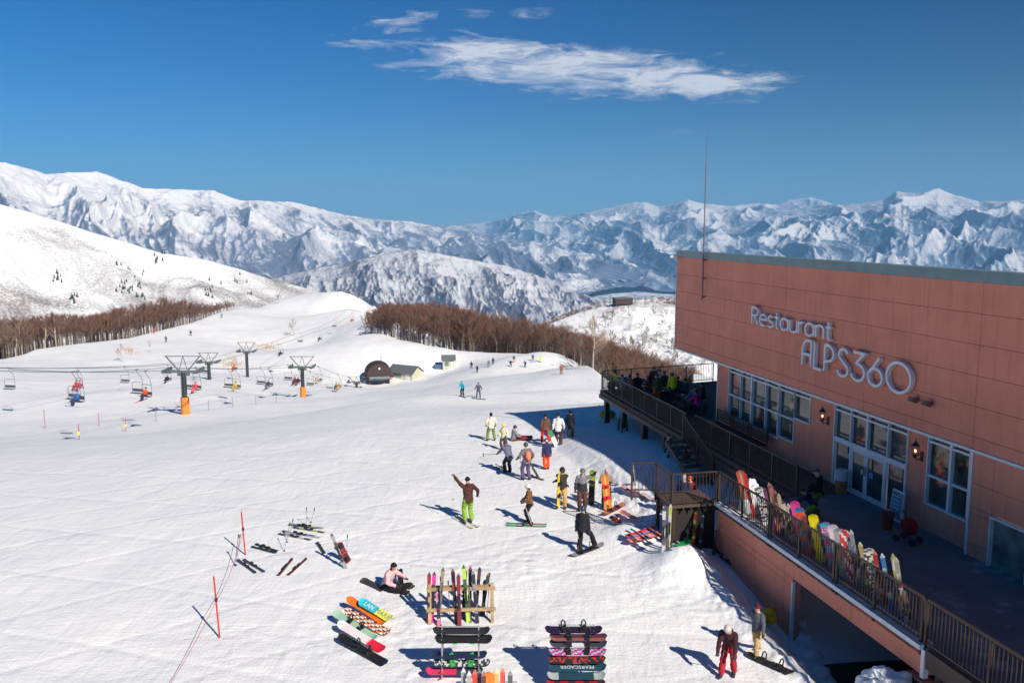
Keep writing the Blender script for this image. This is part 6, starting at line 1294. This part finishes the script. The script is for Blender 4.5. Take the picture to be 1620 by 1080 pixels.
onrail(1231,781,[(.50,.40,.26)],'tan skis left of the pink board','skis'); onrail(1238,792,[(.60,.52,.40),(.1,.08,.06)],'short cream skis left of the pink board','skis'); onrail(1246,797,[(.55,.5,.42)],'sand coloured skis nearest the pink board','skis')
onrail(1256,790,[(.85,.06,.30)],'hot pink round tipped snowboard on the deck railing'); onrail(1263,800,[(.80,.10,.03),(.05,.25,.55)],'orange and blue snowboard right of the pink one',pat='bands'); onrail(1285,811,[(.88,.72,.01)],'bright yellow snowboard on the deck railing')
b_ = onrail(1304,823,[(.62,.10,.30),(.10,.40,.62)],'pink and blue lettered snowboard on the deck railing',pat='bands'); lettering(b_, 'TCT', .16, (.7,.85,.9), (0,.50,.02), math.pi)
onrail(1316,827,[(.80,.66,.68)],'pale pink snowboard right of the lettered one'); onrail(1325,833,[(.40,.42,.44)],'silver grey snowboard right of the pale pink one'); onrail(1334,835,[(.72,.06,.05),(.75,.72,.70)],'red and white snowboard right of the silver one',pat='diag'); onrail(1342,850,[(.6,.6,.58),(.1,.1,.1)],'short white skis by the red and white board','skis')
onrail(1346,834,[(.22,.25,.25),(.5,.5,.5)],'grey skis left of the big gap on the railing','skis'); onrail(1373,864,[(.72,.74,.62),(.05,.05,.05)],'cream snowboard with black marks on the deck railing',pat='speck')
onrail(1395,876,[(.05,.18,.42),(.5,.6,.7)],'blue and white skis near the end of the deck railing','skis'); onrail(1412,875,[(.55,.55,.50),(.40,.38,.12)],'grey and yellow skis next to the last post','skis'); onrail(1417,882,[(.3,.3,.26),(.5,.48,.3)],'olive grey skis at the last post','skis')
onrail(1425,925,[(.72,.72,.70),(.6,.05,.08)],'white and red skis just beyond the last post','skis',lean=.25); onrail(1430,935,[(.45,.36,.2)],'short tan skis just beyond the last post','skis',lean=.3)
for px, row, c, lb in ((1225,776,(.10,.04,.05),'maroon skis left of the tan ones'),(1250,802,(.12,.10,.08),'umber skis right before the pink board'),(1271,812,(.30,.04,.05),'crimson skis between the orange and yellow boards'),
   (1294,826,(.05,.04,.05),'black skis right of the yellow board'),(1360,858,(.45,.30,.12),'ochre skis left of the cream board'),(1383,872,(.35,.05,.03),'short red skis right of the cream board')):
    onrail(px, row, [c, tuple(min(.6, q*1.6+.1) for q in c)], lb, 'skis')
for k, (px, row) in enumerate(((1184,752),(1212,770),(1243,790),(1299,820),(1356,850),(1388,868))):
    s, z = wpix(px, row, RAILO-.3); z = min(z, DECK+1.35); ski_pole(['first','second','third','fourth','fifth','sixth'][k]+' ski pole from the far corner along the deck railing', wl(s, RAILO-.45, DECK), wl(s, RAILO-.3, z))
# ------------------------------------------------------------------ deck people and things
def deckp(px, hr, label, j, pn, sit=False, yaw=180, head='beanie', hc=(.03,.03,.03), ht=1.7, **kw):
    hz_ = DECK+(1.28 if sit else ht); p = atz(px, hr, hz_); b = Vector((p.x, p.y, DECK))
    if sit: kw = dict(dict(pelvis=(0,0,.56), lean=.15, feet=[(-.14,.45,0),(.14,.42,0)], hands=[(-.2,.42,.80),(.2,.42,.80)]), **kw)
    return person(label, b, D2(yaw), jacket=j, pants=pn, head=head, hcol=hc, h=ht, **kw)
tp = [(975,586,'seated person in a lime yellow vest at the far end of the terrace',(.70,.75,.03),(.03,.03,.04),1,120),(985,594,'seated person in a blue grey jacket on the terrace',(.22,.25,.38),(.04,.04,.05),1,0),(999,594,'seated person in a tan jacket on the terrace',(.30,.20,.11),(.05,.04,.04),1,60),(1009,592,'seated person in black with dark hair on the terrace',(.02,.02,.025),(.02,.02,.02),1,0),
      (1027,590,'person in a bright red jacket on the terrace',(.70,.03,.03),(.03,.03,.03),1,-60),(1035,580,'standing dark brown clad person behind the red jacket',(.07,.03,.03),(.03,.03,.03),0,180),(1043,584,'standing person in white on the terrace',(.62,.58,.55),(.05,.05,.05),0,200),(1040,591,'person in an olive jacket and orange trousers seen from behind on the terrace',(.055,.07,.03),(.72,.10,.02),0,0),
      (1052,587,'standing person in charcoal on the terrace',(.04,.04,.05),(.02,.02,.03),0,30),(1064,590,'person in a neon yellow jacket on the terrace',(.85,.88,.02),(.02,.03,.08),0,20),(1073,597,'person in dark blue beside the neon yellow jacket',(.02,.04,.10),(.02,.02,.03),1,0),(1087,600,'shaded seated person in teal near the terrace wall',(.02,.09,.10),(.03,.03,.04),1,90),(1100,610,'shaded seated person in pale blue on the terrace',(.20,.25,.36),(.05,.05,.06),1,160),
      (1104,618,'shaded person in a magenta jacket on the terrace',(.60,.03,.22),(.05,.04,.05),1,30),(1113,606,'shaded seated person in dark red by the wall',(.20,.02,.03),(.04,.03,.04),1,100)]
for px, hr, lb, j, pn, s_, yw in tp: deckp(px, hr, lb, j, pn, bool(s_), yw, head=('hair','beanie','helmet')[px % 3])
tb = [(991,600,'far table of the sunny terrace'),(1019,603,'middle table of the sunny terrace'),(1048,615,'table beside the neon yellow jacket'),(1092,628,'shaded table near the terrace wall')]
for px, row, lb in tb:
    p = atz(px, row, DECK+.74); t = thing('table', 'dark wooden '+lb, 'table', (p.x, p.y, DECK), WA, 'terrace tables')
    m = MB(); m.box((0,0,.73), (1.7,.8,.05)); m.build('tabletop', DECKW, t)
    for sx in (-.7,.7): m = MB(); m.bar((sx,-.3,0),(sx,.3,.7),.06); m.bar((sx,.3,0),(sx,-.3,.7),.06); m.build('leg', DECKW, t)
    for q in range(5): m = MB(); m.cyl((-.6+q*.3, .2*(-1)**q, .755), (-.6+q*.3, .2*(-1)**q, .775), .10, n=10); o = m.build('plate', WHITE); o.matrix_world = Matrix.Translation(t.location) @ Matrix.Rotation(WA, 4, 'Z'); tag(o, 'white plate on the dark wooden '+lb, 'plate', 'white plates on the '+lb)
    for sy in (-.62,.62):
        bn = thing('bench', ('front ' if sy > 0 else 'rear ')+'bench of the '+lb, 'bench', wl(0,0) if False else Vector((p.x, p.y, DECK))+WN*sy, WA); m = MB(); m.box((0,0,.43),(1.6,.26,.05)); m.build('seat', DECKW, bn)
        for sx in (-.6,.6): m = MB(); m.box((sx,0,.2),(.06,.22,.4)); m.build('leg', DECKW, bn)
deckp(1297,742,'person in a dark blue cap and black shirt standing on the deck',(.012,.012,.015),(.10,.16,.02),False,75,'cap',(.03,.10,.20),1.72,hands=[(-.3,.35,1.0),(.3,.3,.95)],lean=.1)
deckp(1279,766,'person bending forward in a navy jacket and lime trousers on the deck',(.02,.02,.07),(.22,.34,.02),False,60,'beanie',(.05,.03,.08),1.35,lean=.7,pelvis=(0,-.25,.86),hands=[(-.2,.6,.75),(.2,.6,.75)])
for px, hr, lb, j, pn, hc, hh_ in ((1083,741,'person with pale hair and dark blue clothes on the shaded snow behind the landing',(.02,.03,.08),(.02,.02,.05),(.35,.33,.33),1.72),(1092,752,'person in a red and green jacket behind the landing railing',(.40,.03,.03),(.03,.03,.04),(.5,.08,.02),1.5)):
    p = atz(px, hr, 2.0 if px > 1085 else 2.4); person(lb, (p.x, p.y, gz(p.x, p.y)), D2(150), jacket=j, pants=pn, head='hair' if px < 1085 else 'beanie', hcol=hc, h=max(1.45, min(1.85, p.z-gz(p.x, p.y))))
def dk(px, row, z=DECK): return atz(px, row, z)
p = dk(1403,836); t = thing('planter', 'rusty red round planter pot standing on the deck', 'planter', p); m = MB(); m.tube([(0,0,0),(0,0,.5),(0,0,.52),(0,0,.56)], [.16,.22,.24,.24], 14); m.build('pot', cm((.22,.05,.03)), t); m = MB(); m.tube([(0,0,.565),(0,0,.58)], [.20,.2], 12); m.build('soil', cm((.05,.03,.02)), t)
p = dk(1437,858); t = thing('pushchair', 'red and black folded pushchair parked on the deck', 'pushchair', p, .6)
m = MB(); m.smooth = True; m.ball((0,0,.55), (.24,.28,.28), 10, 8); m.build('seat', fab((.30,.015,.02)), t)
for x, y in ((-.22,-.25),(.22,-.25),(-.22,.3),(.22,.3)): m = MB(); m.tube([(x-.02,y,.12),(x+.02,y,.12)], .12, 12); m.build('wheel', BLACKM, t)
m = MB(); m.tube([(-.2,-.25,.12),(-.2,.35,.95),(.2,.35,.95),(.2,-.25,.12)], .018, 6); m.tube([(-.2,.3,.12),(-.2,-.2,.6),(.2,-.2,.6),(.2,.3,.12)], .016, 6); m.build('frame', BLACKM, t)
p = wl(wpix(1421,800,.15)[0], .15, DECK); t = thing('notice_board', 'pale blue notice board leaning beside the entrance doors', 'notice board', p, WA)
m = MB(); m.box((0,.05,.58),(.62,.04,1.05), Matrix.Rotation(.12,3,'X')); m.build('frame', WHITE, t); m = MB(); m.box((0,.078,.58),(.54,.012,.95), Matrix.Rotation(.12,3,'X')); m.build('poster', mat('poster_blue', (.12,.28,.38), .6, var=.6, scale=5), t)
for q, z in enumerate((.35,.5,.62,.78,.92)): m = MB(); m.box((.02*(-1)**q,.093,z),(.40-.05*(q%2),.008,.035), Matrix.Rotation(.12,3,'X')); m.build('text_line', mat('poster_line', (.55,.62,.66), .6), t)
p = wl(wpix(1334,775,.05)[0], .0, DECK); t = thing('bin', 'white and orange bin standing behind the glass beside the doors', 'bin', p, WA); m = MB(); m.tube([(0,.15,0),(0,.15,.5)], [.20,.22], 14); m.build('body', cm((.45,.16,.05)), t); m = MB(); m.tube([(0,.15,.505),(0,.15,.9)], [.23,.24], 14); m.build('lid', cm((.6,.58,.55)), t)
# door stickers
for px, row, c in ((1343,722,(.3,.55,.5)),(1366,747,(.45,.6,.6)),(1379,752,(.10,.35,.55))):
    s, z = wpix(px, row, RO-.0); m = MB(); m.box((0,0,0),(.22,.012,.20)); o = m.build('sticker', cm(c), label={1343:'round pale green sticker on the left glass of the entrance',1366:'pale sticker on the middle glass of the entrance',1379:'blue sticker on the right door of the entrance'}[px], cat='sticker'); o.matrix_world = Matrix.Translation(wl(s, RO+.03 if px != 1343 else RO-.02, z)) @ Matrix.Rotation(WA, 4, 'Z')
# heaps of snow
def heap(label, c, r, seed, name='snow_heap'):
    n = 46; m_ = 30; vs = []
    TH, PH = np.meshgrid(np.linspace(0, 2*np.pi, n, endpoint=False), np.linspace(-.3, np.pi/2, m_)); d = np.stack([np.cos(PH)*np.cos(TH), np.cos(PH)*np.sin(TH), np.sin(PH)], -1)
    q = 1+fbm(d[...,0]*1.6+seed, d[...,1]*1.6+d[...,2]*2, 4, seed)*.45+fbm(d[...,0]*4+seed, d[...,1]*4+d[...,2]*3, 2, seed+3)*.10
    V = (d*q[...,None]*np.array(r)).reshape(-1, 3)+np.array(c); f = [(i*n+k, i*n+(k+1)%n, (i+1)*n+(k+1)%n, (i+1)*n+k) for i in range(m_-1) for k in range(n)]
    return npobj(name, V, np.array(f), SNOW, label=label, cat='snow heap')
s_, z_ = wpix(1402,1062,5.9); p = wl(s_, 5.9, z_-.75); heap('big lumpy heap of shaded snow below the metal duct', p, (.85,.6,.85), 3); p = atz(1340,1082,-1.5); heap('low ridge of dug snow at the bottom edge near the cellar opening', (p.x,p.y,-1.75), (1.3,.5,.45), 6)
p = wl(.3,4.55,DECK); heap('rounded bluish snow heap on the deck behind the railing corner', (p.x,p.y,DECK), (.42,.36,1.15), 9)
for i, (px, row, r) in enumerate(((1262,985,.22),(1272,1008,.26),(1243,962,.2),(1283,1035,.25),(1228,945,.18),(1252,1000,.15),(1213,925,.16),(1300,1062,.22),(1190,905,.18),(1180,888,.14))): p = gp(px, row); o = heap('loose lump of snow fallen on the snow bank by the lower wall', (p.x,p.y,p.z-.02), (r*1.3,r,r*.8), 20+i, 'snow_lump'); o['group'] = 'loose snow lumps by the lower wall'
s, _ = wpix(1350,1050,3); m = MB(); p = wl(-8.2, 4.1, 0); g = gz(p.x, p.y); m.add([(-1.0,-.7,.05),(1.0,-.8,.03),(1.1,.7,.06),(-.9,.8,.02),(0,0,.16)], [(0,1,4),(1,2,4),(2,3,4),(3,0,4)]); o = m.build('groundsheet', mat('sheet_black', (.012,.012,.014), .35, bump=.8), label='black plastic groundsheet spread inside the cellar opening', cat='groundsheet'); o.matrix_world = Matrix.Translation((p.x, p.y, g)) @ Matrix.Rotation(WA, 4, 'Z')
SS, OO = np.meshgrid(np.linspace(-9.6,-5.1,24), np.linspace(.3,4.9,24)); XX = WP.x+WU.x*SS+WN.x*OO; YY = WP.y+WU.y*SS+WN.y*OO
npobj('cellar_shade_sheet', np.stack([XX, YY, ground(XX, YY)+.05], -1).reshape(-1,3)-np.array(WP), gridfaces(24,24), HALL); q_ = bpy.data.objects['cellar_shade_sheet']; q_.parent = bld; q_.rotation_euler = (0,0,-WA)  # dark sheet over the snow, standing in for the cellar's shade
for o_ in bpy.data.objects:
    if o_.parent is None and len(str(o_.get('label','')).split()) > 16: print('LONG', o_.name, o_['label'])
